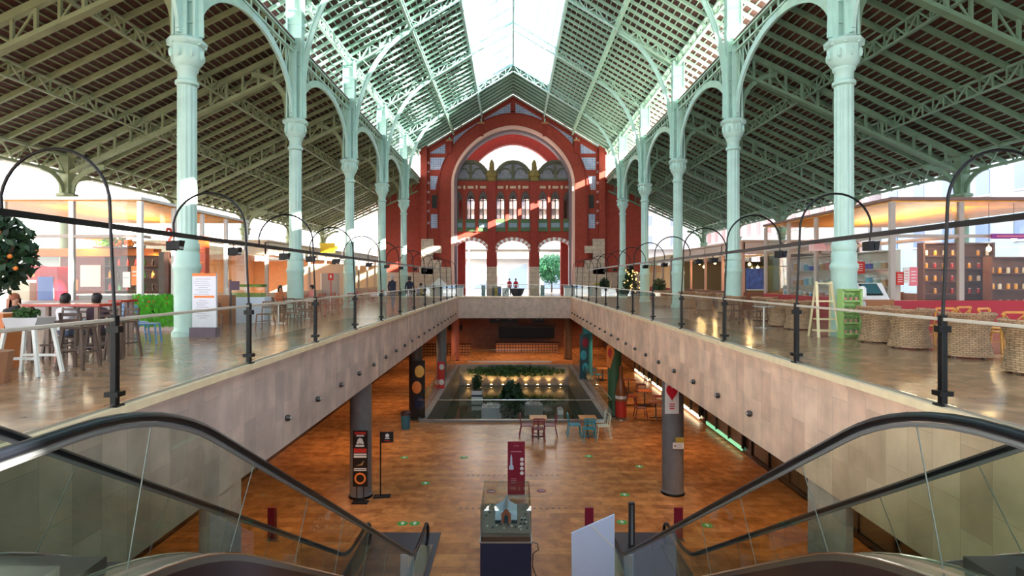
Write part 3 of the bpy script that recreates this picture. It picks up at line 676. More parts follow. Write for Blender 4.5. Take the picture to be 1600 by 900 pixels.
# ================================================================ ESCALATORS
def smooth_path(pts, r=1.0, n=8):
    out = [Vector(pts[0])]
    for a, b, c in zip(pts, pts[1:], pts[2:]):
        a, b, c = Vector(a), Vector(b), Vector(c); l = min(r, (a-b).length*.45, (c-b).length*.45)
        p = b+(a-b).normalized()*l; q = b+(c-b).normalized()*l
        for i in range(n+1):
            t = i/n; out.append(p*(1-t)**2+b*2*t*(1-t)+q*t*t)
    out.append(Vector(pts[-1])); return out
CLAD = mat('brown_steel_cladding', (.10, .06, .055), .16, .6)
DECK = mat('pewter_deck', (.36, .38, .33), .22, .85)
STEP = mat('grey_steps', (.10, .10, .11), .4, .6)
LED = mat('white_strip_light', (1, 1, 1), .3, emit=(1, .97, .9), estr=4)
def escalator(name, xa, xb, s, label):
    """xa: handrail nearer the hall's centre, xb: the outer one; s sign of x"""
    t = thing('escalator', label, 'escalator', ((xa+xb)/2, 16.8, LOW)); O = Vector(t.location)
    def L(p): return Vector(p)-O
    def zd(y): return 2.13-.577*y
    deck = smooth_path([(0, .6, -.10), (0, 3.9, -.10), (0, 14.25, zd(14.25)), (0, 16.9, zd(14.25))], 1.5, 10)
    for x in (xa, xb):
        hp = [(x, 1.0, -.02), (x, .75, .2), (x, .75, .55), (x, 1.0, .765), (x, 4.1, .765), (x, 14.87, -5.45), (x, 16.9, -5.45), (x, 17.15, -5.62), (x, 17.15, -6.0), (x, 16.9, -6.08)]
        top = smooth_path(hp, .85, 8)
        MB().tube([L(p) for p in top], .045, 10, flat=.75).build('handrail', RUBBER, t, smooth=True)
        MB().tube([L(p-Vector((0, 0, .055))) for p in smooth_path(hp[3:7], .85, 8)], .02, 6).build('handrail_track', mat('dull_grey_track', (.25, .26, .27), .45, .4), t)
        bot = smooth_path([(x, .8, -.1), (x, 3.9, -.10), (x, 14.25, zd(14.25)), (x, 16.95, zd(14.25))], 1.5, 10)
        tp = smooth_path([(x, .8, .72), (x, 4.1, .72), (x, 14.87, -5.5), (x, 17.1, -5.5)], .85, 8)
        def zat(path, y):
            for p, q in zip(path, path[1:]):
                if p.y <= y <= q.y: return Vector((x, y, p.z+(q.z-p.z)*(y-p.y)/max(1e-9, q.y-p.y)))
            return path[-1].copy() if y > path[-1].y else path[0].copy()
        ed = [(.8, .8), (2.5, 2.5), (3.75, 4.0), (5.1, 5.6), (6.6, 7.1), (8.1, 8.6), (9.6, 10.1), (11.1, 11.6), (12.6, 13.1), (14.2, 14.6), (16.95, 17.1)]
        for i in range(len(ed)-1):
            g = MB(); (b0, t0), (b1, t1) = ed[i], ed[i+1]; b0 += .006; t0 += .006
            for j in range(8):
                ya, yb = b0+(b1-b0)*j/8, b0+(b1-b0)*(j+1)/8; ua, ub = t0+(t1-t0)*j/8, t0+(t1-t0)*(j+1)/8
                g.quad(*[L(p) for p in (zat(bot, ya), zat(bot, yb), zat(tp, ub), zat(tp, ua))])
            g.build('glass_panel', GLE, t)
            if i > 1: MB().bar(L(zat(bot, b0)), L(zat(tp, t0)), .007, .007).build('panel_joint', mat('joint_seal', (.12, .14, .12), .4), t)
    for x, w0, w1 in ((xa, -s*.18, s*.16), (xb, -s*.16, s*.18)):
        d = MB()
        for a, b in zip(deck, deck[1:]):
            X0, X1 = x+w0, x+w1
            vs = [L((X0, a.y, a.z)), L((X1, a.y, a.z)), L((X1, b.y, b.z)), L((X0, b.y, b.z))]; dn = Vector((0, 0, -.06))
            d.add(vs+[v+dn for v in vs], [(0,1,2,3), (7,6,5,4), (0,4,5,1), (1,5,6,2), (2,6,7,3), (3,7,4,0)])
        d.build('deck', DECK, t)
        for q in (w0, w1): MB().tube([L((x+q, p.y, p.z+.004)) for p in deck], .009, 6).build('deck_edge', CHROME, t)
    for x, side in ((xa-s*.18, 1), (xb+s*.18, 0)):
        c = MB()
        for a, b in zip(deck, deck[1:]):
            z0, z1 = max(LOW+.01, a.z-1.15), max(LOW+.01, b.z-1.15)
            vs = [L((x, a.y, a.z-.06)), L((x, b.y, b.z-.06)), L((x, b.y, z1)), L((x, a.y, z0))]; sd = Vector((s*.03, 0, 0))*(1 if side else -1)
            c.add(vs+[v+sd for v in vs], [(0,1,2,3), (7,6,5,4), (0,4,5,1), (1,5,6,2), (2,6,7,3), (3,7,4,0)])
        c.build('side_cladding', CLAD, t, smooth=True)
    u = MB()
    for a, b in zip(deck, deck[1:]):
        u.quad(L((xa-s*.15, a.y, max(LOW+.02, a.z-1.14))), L((xb+s*.15, a.y, max(LOW+.02, a.z-1.14))), L((xb+s*.15, b.y, max(LOW+.02, b.z-1.14))), L((xa-s*.15, b.y, max(LOW+.02, b.z-1.14))))
    u.build('underside', CLAD, t)
    for x, o in ((xa+s*.16, 0), (xb-s*.16, 0)):
        k = MB()
        for a, b in zip(deck, deck[1:]): k.quad(L((x, a.y, a.z-.05)), L((x, b.y, b.z-.05)), L((x, b.y, b.z-.4)), L((x, a.y, a.z-.4)))
        k.build('skirt', CLAD, t)
        m = MB()
        for y in (4.9, 8.2, 11.4): m.bar(L((x+(s if x == xa+s*.16 else -s)*.02, y, zd(y)-.1)), L((x+(s if x == xa+s*.16 else -s)*.02, y+.95, zd(y+.95)-.1)), .02, .035)
        m.build('strip_light', LED, t)
    y = 4.6; i = 0
    st = MB(); n = int((14.0-3.0)/.4)
    for i in range(n):
        y = 3.0+.4*i; z = min(-.06, zd(y)-.36); st.box(*L((xa+s*.17, y, z-.22)), *L((xb-s*.17, y+.41, z)))
    st.build('steps', STEP, t, kind='stuff')
    MB().box(*L((xa+s*.15, 1.2, -.03)), *L((xb-s*.15, 3.0, .0))).build('top_plate', STEEL, t)
    MB().box(*L((xa-s*.3, 14.2, LOW+.012)), *L((xb+s*.3, 17.9, LOW+.035))).build('floor_plate', mat('dark_floor_plate', (.10, .10, .12), .35, .5), t)
    return t
escalator('l', -2.48, -4.18, -1, 'escalator going down on the left side of the picture')
escalator('r', 2.78, 4.48, 1, 'escalator going down on the right side of the picture')
GPB = mat('plexi_sky_sheen', (.66, .80, 1.0), .2)  # sky reflection on clear plexi put into the pale blue colour
for x, w_, sn in ((-2.68, .36, 'left'), (2.98, .26, 'right')):
    t = thing('guard_panel', f'small upright guard with pale blue sky reflection painted in, at the foot of the {sn} escalator', 'panel', (x, 14.9, LOW+.035))
    MB().cbox(0, 0, .37, w_, .06, .74).build('panel', GPB, t, bev=.02); MB().cbox(w_*.1, -.035, .37, .02, .01, .7).build('edge_strip', WHITE, t)

# ================================================================ LOWER FLOOR
def lcol(x, y, m=CONC, label='', h=FD-LOW):
    t = thing('round_pillar', label, 'pillar', (x, y, LOW), 0, 'round pillars under the balconies')
    MB().lathe([(.41, 0), (.41, .12), (.385, .13), (.385, h+.0)], n=32).build('shaft', m, t, smooth=True)
    MB().lathe([(.43, 0), (.43, .05), (.41, .08), (.385, .08)], n=32, cap=False).build('base_ring', BLACK, t, smooth=True)
    return t
lcol(-5.45, 21, CONC, 'grey round pillar carrying the tall black poster, left')
lcol(5.88, 21.3, CONC, 'grey round pillar with the heart poster, right')
lcol(-5.45, 33, mat('dark_pillar', (.07, .05, .05), .5), 'dark pillar behind the teal bin, left of the pool')
lcol(5.88, 33.4, mat('green_wrapped_pillar', (.06, .14, .07), .4), 'green wrapped pillar at the right corner of the pool')
lcol(-5.45, 45, CONC, 'grey pillar standing left of the pool, third from the viewer')
lcol(5.88, 45.4, mat('teal_wrapped_pillar', (.05, .35, .40), .4), 'teal wrapped pillar standing right of the pool')
lcol(-5.45, 56, mat('pink_wrapped_pillar', (.55, .2, .15), .5), 'pink wrapped pillar near the far left end of the lower hall')
lcol(5.5, 57, mat('brown_pillar', (.2, .11, .06), .5), 'brown pillar near the far right end of the lower hall')
# tall black poster on its stand in front of the left pillar
t = thing('poster_stand', 'tall black poster stand with red and white print in front of the grey pillar', 'sign', (-5.3, 20.35, LOW))
BLK = mat('black_print', (.01, .009, .01), .35); RED = mat('red_print', (.55, .03, .02), .5); WHT = mat('white_print', (.75, .73, .7), .5); ORG = mat('orange_print', (.8, .22, .04), .5)
MB().cbox(0, 0, 1.55, .52, .04, 1.95).build('board', BLK, t); MB().cbox(0, 0, .02, .55, .3, .04).build('base_plate', BLK, t)
m = MB(); m.cbox(-.12, 0, .3, .03, .03, .6).cbox(.12, 0, .3, .03, .03, .6); m.build('legs', BLK, t)
m = MB(); m.cbox(0, -.024, 2.44, .40, .008, .09).cbox(0, -.024, 1.83, .44, .008, .15); m.build('red_lettering', RED, t)
m = MB(); m.cbox(0, -.024, 2.35, .26, .008, .05).cbox(0, -.024, 1.70, .44, .008, .05).cbox(0, -.024, 1.62, .44, .008, .07).cbox(0, -.024, 1.2, .44, .008, .03).cbox(0, -.024, 1.14, .44, .008, .03).cbox(-.01, -.024, 2.0, .3, .008, .07); m.build('white_lettering', WHT, t)
m = MB(); m.band(arc(0, .86, .14, 0, 360, 24), arc(0, .86, .20, 0, 360, 24), -.03, -.022); m.build('red_ring', ORG, t)
m = MB(); m.ball((0, -.022, 2.17), .1, 10, 6, sy=.1).ball((-.08, -.022, 2.1), .05, 8, 5, sy=.1).ball((.08, -.022, 2.1), .05, 8, 5, sy=.1); m.build('emblem', WHT, t)
m = MB(); m.prism([(-.16, 1.30), (.02, 1.36), (.14, 1.5), (.08, 1.32)], -.03, -.022); m.build('picture', mat('tan_print', (.4, .25, .1), .5), t)
t = thing('flag_stand', 'thin black stand with a small black flag beside the grey pillar', 'sign', (-4.72, 20.9, LOW), .1)
MB().box(-.25, -.15, 0, .35, .2, .03).build('base', BLK, t); MB().tube([(0,0,.03), (0,0,2.35)], .025, 8).build('pole', BLK, t); MB().box(.03, -.012, 1.95, .46, .012, 2.33).build('flag', BLK, t)
m = MB(); m.ball((.24, -.014, 2.2), .07, 10, 6, sy=.1).cbox(.24, -.016, 2.1, .16, .006, .03); m.build('emblem', WHT, t); MB().cbox(.24, -.016, 2.02, .2, .006, .025).build('lettering', RED, t)
# heart poster + notice hanging on the right pillar
t = thing('heart_poster', 'white poster with a large red heart on the right grey pillar', 'poster', (5.72, 20.84, LOW+3.0), .05)
MB().box(-.25, -.02, -.0, .25, .01, 1.2).build('sheet', WHT, t)
hp = [(.38*math.sin(a)**3*.55, .78+.022*(13*math.cos(a)-5*math.cos(2*a)-2*math.cos(3*a)-math.cos(4*a))*.9) for a in [2*math.pi*i/30 for i in range(30)]]
MB().prism(hp, -.03, -.021).build('heart', mat('heart_red', (.6, .01, .03), .5), t)
m = MB(); [m.cbox(0, -.024, .35-.08*i, .2-.02*i, .006, .035) for i in range(3)]; m.build('lettering', mat('heart_red', 0), t)
t = thing('notice', 'small white notice with a yellow top taped to the right pillar', 'notice', (5.95, 20.85, LOW+1.75))
MB().box(-.2, -.03, 0, .2, -.01, .22).build('sheet', WHT, t); MB().box(-.1, -.035, .22, .2, -.012, .4).build('yellow_card', mat('yellow_card', (.5, .35, .05), .5), t); MB().cbox(-.12, -.034, .1, .05, .006, .05).build('stamp', BLK, t)
m = MB(); [m.cbox(.03, -.034, .15-.05*i, .22, .006, .012) for i in range(3)]; m.build('lettering', mat('grey_print', (.3, .3, .35), .5), t)
# model in its glass case on a navy cabinet
t = thing('display_cabinet', 'navy display cabinet under the glass case at the bottom centre', 'cabinet', (-.16, 16.1, LOW))
MB().box(-.66, -1.1, 0, .66, 1.1, 1.02).build('body', mat('navy_paint', (.012, .02, .06), .4), t, bev=.015)
MB().box(-.68, -1.12, 1.02, .68, 1.12, 1.05).build('rim', STEEL, t)
c = thing('glass_case', 'clear glass case holding the building model', 'display case', (-.16, 16.1, LOW+1.05))
m = MB(); m.box(-.66, -1.1, 0, -.65, 1.1, .8).box(.65, -1.1, 0, .66, 1.1, .8).box(-.65, -1.1, 0, .65, -1.09, .8).box(-.65, 1.09, 0, .65, 1.1, .8).box(-.66, -1.1, .8, .66, 1.1, .812); m.build('panes', GL, c)
MB().box(-.64, -1.08, 0, .64, 1.08, .12).build('plinth', mat('brown_model_base', (.10, .045, .03), .5), c)
mo = thing('market_model', 'small pale blue model of a market hall inside the glass case', 'model', (-.16, 16.2, LOW+1.172))
MB().box(-.62, -1.0, 0, .62, 1.0, .02).build('base_board', mat('taupe_board', (.17, .14, .11), .7), mo)
bl = mat('pale_blue_model', (.50, .62, .72), .4); db = mat('dark_model', (.02, .05, .07), .5)
for s in (-1, 1):
    MB().prism([(s*.08, .32), (s*.3, .2), (s*.3, .02), (s*.08, .02)], -.35, .45).build('side_roof', bl, mo)
MB().prism([(-.09, .3), (0, .42), (.09, .3), (.09, .02), (-.09, .02)], -.3, .5).build('nave_roof', bl, mo); MB().box(-.035, -.25, .36, .035, .5, .43).build('skylight', mat('grey_model', (.2, .2, .2), .5), mo)
MB().prism([(-.13, .02), (-.13, .26), (0, .4), (.13, .26), (.13, .02)], -.4, -.3).build('gable', mat('brick_model', (.35, .1, .05), .6), mo)
MB().prism([(-.06, .02), (-.06, .2), (0, .27), (.06, .2), (.06, .02)], -.41, -.4).build('doorway', db, mo)
for s in (-1, 1): MB().box(s*.14, -.42, .02, s*.3, -.36, .1).build('forecourt', db, mo)
for i in range(26):
    x, y = random.choice([-1, 1])*random.uniform(.34, .58), random.uniform(-.95, .8)
    if i < 8: x, y = -.35+.1*i, random.uniform(-.8, -.55)
    MB().ball((x, y, .06), .03, 6, 4).build('model_tree', mat('pale_model_tree', (.6, .62, .55), .6) if i % 2 else db, mo)
tag(MB().tube([(.52, 15.02, LOW+1.03), (.66, 15.0, LOW+1.0), (.68, 15.0, LOW+.85), (.54, 15.0, LOW+.75), (.53, 15, LOW+.4), (.65, 15, LOW+.1), (.6, 15.0, LOW+.02)], .012, 6).build('cable', BLK), 'thin black cable hanging beside the navy cabinet', 'cable')
# maroon roll-up banner
t = thing('banner', 'maroon roll-up banner behind the glass case', 'banner', (.155, 21.0, LOW))
MAR = mat('maroon', (.22, .005, .03), .5)
MB().box(-.31, -.01, .06, .31, .01, 1.96).build('sheet', MAR, t); MB().box(-.33, -.1, 0, .33, .1, .06).build('base', STEEL, t)
m = MB(); [m.ball((.2, -.013, 1.32-.165*i), .07, 12, 6, sy=.08) for i in range(4)]; m.build('round_icons', WHT, t)
m = MB(); m.prism([(-.26, .95), (-.26, 1.08), (-.22, 1.12), (-.21, 1.4), (-.18, 1.52), (-.15, 1.4), (-.14, 1.12), (-.1, 1.08), (-.1, .95)], -.018, -.011); m.build('tower_picture', mat('pale_blue_print', (.5, .6, .75), .5), t)
m = MB(); m.cbox(0, -.014, 1.6, .4, .006, .02); [m.cbox(-.1, -.014, .62-.07*i, .2, .006, .02) for i in range(3)]; [m.ball((-.06+.06*i, -.014, 1.8+.02*(i == 1)), .022, 6, 4, sy=.2) for i in range(3)]; m.build('lettering', mat('pink_print', (.6, .3, .35), .5), t)
# angled pale board by the right escalator
t = thing('sign_board', 'tall pale blue board with a slanted top beside the right escalator', 'board', (2.0, 14.5, LOW))
MB().prism([(-.52, 0), (.55, 0), (.55, 1.97), (-.52, 1.5)], -.03, .03).build('board', mat('pale_periwinkle', (.62, .72, .98), .3), t)
MB().bar((-.06, -.035, 1.72), (.55, -.035, 1.13), .012, .025).build('white_line', WHT, t)
# stanchion and maroon floor signs
t = thing('stanchion', 'grey metal post at the foot of the right escalator', 'post', (3.47, 16.9, LOW+.036))
MB().box(-.09, -.05, 0, .09, .05, 1.32).build('post', mat('gunmetal', (.10, .09, .09), .3, .7), t, bev=.02); MB().box(-.03, -.06, .1, .03, -.05, 1.25).build('steel_inlay', STEEL, t)
for x, nm in ((-7.2, 'seen through the glass of the left escalator'), (2.32, 'between the glass case and the right escalator'), (5.0, 'seen past the right escalator handrail')):
    t = thing('floor_sign', f'narrow upright maroon sign {nm}', 'sign', (x, 17.5, LOW), 0, 'narrow maroon floor signs')
    MB().box(-.13, -.03, .02, .13, .03, .95).build('panel', MAR, t); MB().box(-.16, -.12, 0, .16, .12, .02).build('foot', STEEL, t)
# floor stickers
GRN = mat('sticker_green', (.05, .35, .05), .5); n = 0
SN = ['nearest the flag', 'left of the maroon banner', 'midway between the flag and the banner', 'left one of the pair by the left escalator', 'right one of the pair by the left escalator', 'right of the maroon banner near the tables', 'beside the right grey pillar', 'left of the right grey pillar, lower', 'just beyond the right escalator foot', 'behind the glass of the right escalator']
for (px, py), nm in zip(((632,715), (725,715), (665,755), (629,818), (648,818), (920,713), (999,729), (976,773), (972,816), (1105,821)), SN):
    x, y = lowp(px, py); t = thing('floor_sticker', f'round green arrow sticker on the floor, {nm}', 'sticker', (x, y, LOW), 0, 'green floor stickers')
    MB().lathe([(.17, 0), (.17, .006)], n=20).build('disc', GRN, t); MB().prism([(-.03, -.1), (.03, -.1), (.03, .02), (.08, .02), (0, .12), (-.08, .02), (-.03, .02)], .0065, .009, 'Z').build('arrow', WHT, t)
for (px, py), nm in zip(((768, 768), (846, 767)), ('under the glass case', 'right of the glass case')):
    x, y = lowp(px, py); t = thing('floor_sticker', f'round maroon sticker on the floor {nm}', 'sticker', (x, y, LOW)); MB().lathe([(.17, 0), (.17, .006)], n=20).build('disc', MAR, t); MB().cbox(0, 0, .008, .2, .05, .004).build('mark', WHT, t)
for py, x0, x1, nm in ((743, 731, 884, 'farther'), (794, 720, 896, 'nearer')):
    m = MB(); a, y = lowp(x0, py); b, _ = lowp(x1, py); k = int((b-a)/.21)
    for i in range(k): m.cbox(a+.21*i, y, LOW+.004, .06, .06, .008)
    tag(m.build('floor_studs', BLK), f'dotted line of dark floor studs, {nm} of the two rows', 'floor studs')['kind'] = 'stuff'
# pool rails
balustrade((PX0, PY0), (PX1, PY0), LOW+.12, 4, 'glass balustrade along the near side of the pool', hm=CHROME, hw=.04)
balustrade((-4.2, 55.0), (3.8, 55.0), LOW, 3, 'glass balustrade beyond the far side of the pool', hm=CHROME, hw=.04)
balustrade((PX0-.05, PY0), (PX0-.05, PY1), LOW+.12, 8, 'glass balustrade along the left side of the pool', hm=CHROME, hw=.03)
balustrade((PX1+.05, PY0), (PX1+.05, PY1), LOW+.12, 8, 'glass balustrade along the right side of the pool', hm=CHROME, hw=.03)
# warm uplights and reeds at the far end of the pool
WARM = (1, .55, .18)
for i in range(9):
    x = -3.9+1.03*i
    t = thing('pool_uplight', f'warm uplight on the far pool wall, {ORD[i]} from the left', 'light', (x, 51.9, WZ+.02), 0, 'warm uplights on the far pool wall')
    MB().lathe([(.08, -.02), (.1, .1)], n=10).build('housing', BLK, t); MB().lathe([(.08, .1), (.08, .11)], n=10).build('lamp', mat('warm_lamp', (1, .7, .3), .5, emit=WARM, estr=25), t)
    ld = bpy.data.lights.new('uplight', 'SPOT'); ld.energy = 28; ld.color = (1, .62, .2); ld.spot_size = 1.5; ld.shadow_soft_size = .06; lo = bpy.data.objects.new('uplight', ld); COL.objects.link(lo); lo.parent = t; lo.location = (0, 0, .16); lo.rotation_euler = (math.radians(180-14), 0, 0)
gm_ = leaf_cloud(MB(), (0, 0, -.1), 4.6, .25, .5, 1300, .16, shell=0); o = gm_.build('ivy', mat('pool_ivy', (.07, .14, .04), .6, noise=.4)); o.location = (.2, 52.0, -6.5); o['kind'] = 'stuff'; tag(o, 'band of trailing ivy over the far pool wall', 'plant'); o['kind'] = 'stuff'
def planter(x, y, w, h, label, r, hp_, n, lm=LEAFD, bm_=None, z=WZ, stripe=False, sz=.16):
    t = thing('planter', label, 'planter', (x, y, z))
    MB().box(-w/2, -w/2, 0, w/2, w/2, h).build('box', bm_ or WHITE, t, bev=.02); MB().box(-w/2+.05, -w/2+.05, h, w/2-.05, w/2-.05, h+.02).build('soil', BARK, t)
    if stripe: MB().box(-w/2-.01, -w/2-.01, h*.4, w/2+.01, w/2+.01, h*.6).build('blue_band', mat('navy_paint', 0), t)
    f = MB(); leaf_cloud(f, (0, 0, h+hp_/2), r, r, hp_/2, n, sz, shell=0); f.build('foliage', lm, t); MB().tube([(0,0,h), (0,0,h+hp_*.5)], .04, 6).build('stem', BARK, t)
    return t
planter(0.0, 36.5, .9, .5, 'tall dark plant in a pale planter in the middle of the pool', .75, 2.6, 900, sz=.22)
planter(-2.75, 46, .85, .75, 'white planter with a navy band standing in the pool', .4, 1.3, 160, LEAFD, stripe=True)
def slab(x, y, w, d, h, label, m, z=WZ):
    t = thing('float', label, 'planter', (x, y, z)); MB().box(-w/2, -d/2, 0, w/2, d/2, h).build('box', m, t, bev=.03)
    f = leaf_cloud(MB(), (0, 0, h+.05), w*.45, d*.45, .12, 140, .12, shell=0); f.build('flowers', mat('pale_flowers', (.6, .55, .5), .6, noise=.3), t)
slab(-1.4, 40, 1.35, 1.2, .8, 'wide pale grey planter with white flowers left of the pool plant', mat('pale_grey_box', (.35, .38, .4), .5))
slab(1.5, 41, 1.3, 1.0, .7, 'grey planter with pinkish flowers right of the pool plant', mat('mid_grey_box', (.2, .21, .2), .5))
slab(3.4, 41, .4, .4, .3, 'small white flower box near the right side of the pool', WHITE)
# bin
t = thing('litter_bin', 'teal litter bin with a dark lid left of the pool', 'bin', (-5.55, 30.4, LOW)); MB().lathe([(.22, 0), (.25, .72), (.25, .74)], n=20).build('body', mat('teal_paint', (.03, .14, .20), .4), t, smooth=True); MB().lathe([(.27, .74), (.27, .86), (.2, .92), (.1, .93)], n=20).build('lid', mat('dark_lid', (.05, .02, .02), .4), t, smooth=True)
# poster figures by the pillars: plain coloured displays
def display(x, y, w, h, cols, label, name='display_stand', cat='display'):
    t = thing(name, label, cat, (x, y, LOW)); MB().box(-w/2-.04, -.12, 0, w/2+.04, .12, .06).build('base', BLK, t); MB().box(-w/2, -.03, .06, w/2, .03, h).build('board', cols[0], t)
    k = len(cols)-1
    for i, c_ in enumerate(cols[1:]):
        z0 = h*(.15+.8*i/k); MB().ball((((-1)**i)*w*.1, -.035, z0+h*.8/k/2), w*.36, 12, 6, sy=.1, sz=h*.8/k/w*1.1).build('picture', c_, t)
    return t
TEALP = mat('teal_print', (.05, .4, .45), .5); YEL = mat('amber_print', (.75, .4, .08), .5); NAVY = mat('navy_paint', 0)
display(-5.2, 32.3, .75, 3.3, [BLK, NAVY, ORG, YEL], 'tall dark display with orange and amber shapes beside the bin')
display(-5.0, 41, .5, 2.0, [RED, WHT, RED, WHT], 'red and white striped display left of the pool')
display(5.55, 44.7, .7, 3.6, [mat('dark_teal', (.02, .08, .09), .5), TEALP, TEALP, mat('crimson_print', (.35, .01, .03), .5)], 'teal and crimson display in front of the teal pillar')
# large bottle shaped display by the green pillar
t = thing('bottle_display', 'large bottle shaped display standing before the green pillar', 'display', (6.1, 32.6, LOW))
MB().lathe([(.4, 0), (.4, .04)], n=20).build('base', STEEL, t)
MB().lathe([(.28, .04), (.31, .15), (.31, 1.5), (.24, 1.85), (.11, 2.3), (.1, 2.75), (.12, 2.8), (.1, 2.95)], n=20).build('body', mat('amber_bottle', (.30, .09, .03), .3), t, smooth=True)
MB().lathe([(.318, .15), (.318, 1.0)], n=20, cap=False).build('red_label', RED, t); MB().lathe([(.32, 1.15), (.32, 1.32)], n=20, cap=False).build('white_label', WHT, t)
t = thing('hanging_sign', 'orange and red pennant sign at the top of the green pillar', 'sign', (5.55, 32.9, LOW+2.75)); MB().prism([(-.22, .2), (-.2, 1.25), (-.05, 1.4), (.2, 1.3), (.25, .9), (-.02, 0)], -.02, .02).build('panel', ORG, t); MB().prism([(-.14, .8), (-.12, 1.1), (0, 1.2), (.1, 1.0), (.02, .55)], -.03, -.021).build('red_shape', RED, t)
# bar at the far end
t = thing('bar_counter', 'long wooden bar counter with a gridded front at the far end of the lower hall', 'counter', (1.9, 62, LOW))
MB().box(-3.6, -.4, 0, 3.0, .4, 1.05).build('body', slabs('bar_grid', (.45, .2, .06), (.38, .16, .05), (.06, .02, .01), .3, .3, 'XZ', .4, .04, .1, 0), t); MB().box(-3.7, -.5, 1.05, 3.1, .5, 1.12).build('counter_top', mat('dark_top', (.05, .02, .015), .25), t)
t = thing('bar_counter', 'lower gridded wood counter at the far left end of the lower hall', 'counter', (-6.9, 60, LOW)); MB().box(-3, -.4, 0, 2.6, .4, 1.1).build('body', mat('bar_grid', 0), t); MB().box(-3.1, -.45, 1.1, 2.7, .45, 1.16).build('counter_top', mat('dark_top', 0), t)
t = thing('back_bar', 'dark back bar recess behind the far bar counter', 'shelving', (1.9, 66.3, LOW)); MB().box(-3.4, -.4, 1.1, 2.9, .45, 2.35).build('recess', mat('black_recess', (.006, .005, .005), .5), t); MB().box(-3.5, -.5, 2.35, 3.0, .45, 2.5).build('shelf', mat('dark_top', 0), t)
for x0, x1, z0, z1, nm, m_ in ((-3.0, .2, 2.75, 4.1, 'wide black menu board above the far bar', BLK), (2.0, 3.3, 2.75, 4.1, 'square black menu board above the right part of the far bar', BLK), (.35, 1.85, 2.8, 4.1, 'orange gridded shelf between the black menu boards', mat('orange_grid', 0) if 'orange_grid' in _m else slabs('orange_grid', (.5, .18, .08), (.42, .15, .06), (.1, .03, .02), .4, .35, 'XZ', .5, .03)), (-7.7, -6.1, 1.95, 2.6, 'black screen hanging at the far left end of the lower hall', BLK)):
    t = thing('wall_board', nm, 'board', ((x0+x1)/2+.4, 66.7, LOW+z0)); w_ = (x1-x0)/2; MB().box(-w_, -.08, 0, w_, 0.05, z1-z0).build('panel', m_, t)
    if m_ is BLK: m = MB(); [m.cbox(-w_*.4+w_*.3*i, -.09, (z1-z0)*(.3+.12*(i % 3)), w_*.22, .01, .05) for i in range(4)]; m.build('chalk_lines', mat('grey_print', 0), t)
# ================================================================ ADDED FILL LIGHTS UNDER THE LOWER CEILING
LAMPW = mat('fill_disc', (1, .8, .5), .5, emit=(1, .72, .42), estr=12)
k = 0; first = None
for x, sn in ((-7.6, 'left'), (7.9, 'right')):
    for j, y in enumerate(range(9, 64, 9)):
        lab = f'added round fill downlight over the {sn} side of the lower hall, {ORD[j]} from the viewer'
        if first is None:
            first = thing('downlight', lab, 'ceiling light', (x, y, -2.03), 0, 'added fill downlights of the lower hall')
            MB().lathe([(.16, 0), (.17, .02), (.13, .02)], n=18, cap=False).build('ring', STEEL, first); MB().lathe([(.13, .012), (.13, .014)], n=18).build('lamp', LAMPW, first)
            ld = bpy.data.lights.new('downlight', 'SPOT'); ld.energy = 230; ld.color = (1, .62, .34); ld.spot_size = 2.3; ld.spot_blend = .6; ld.shadow_soft_size = .12
            lo = bpy.data.objects.new('fill_beam', ld); COL.objects.link(lo); lo.parent = first; lo.location = (0, 0, -.03)
        else: dup(first, (x, y, -2.03), 0, lab)
for j, x in enumerate((-3, 0, 3.5)): dup(first, (x, 58, -2.03), 0, f'added round fill downlight beyond the far end of the pool, {ORD[j]} from the left')

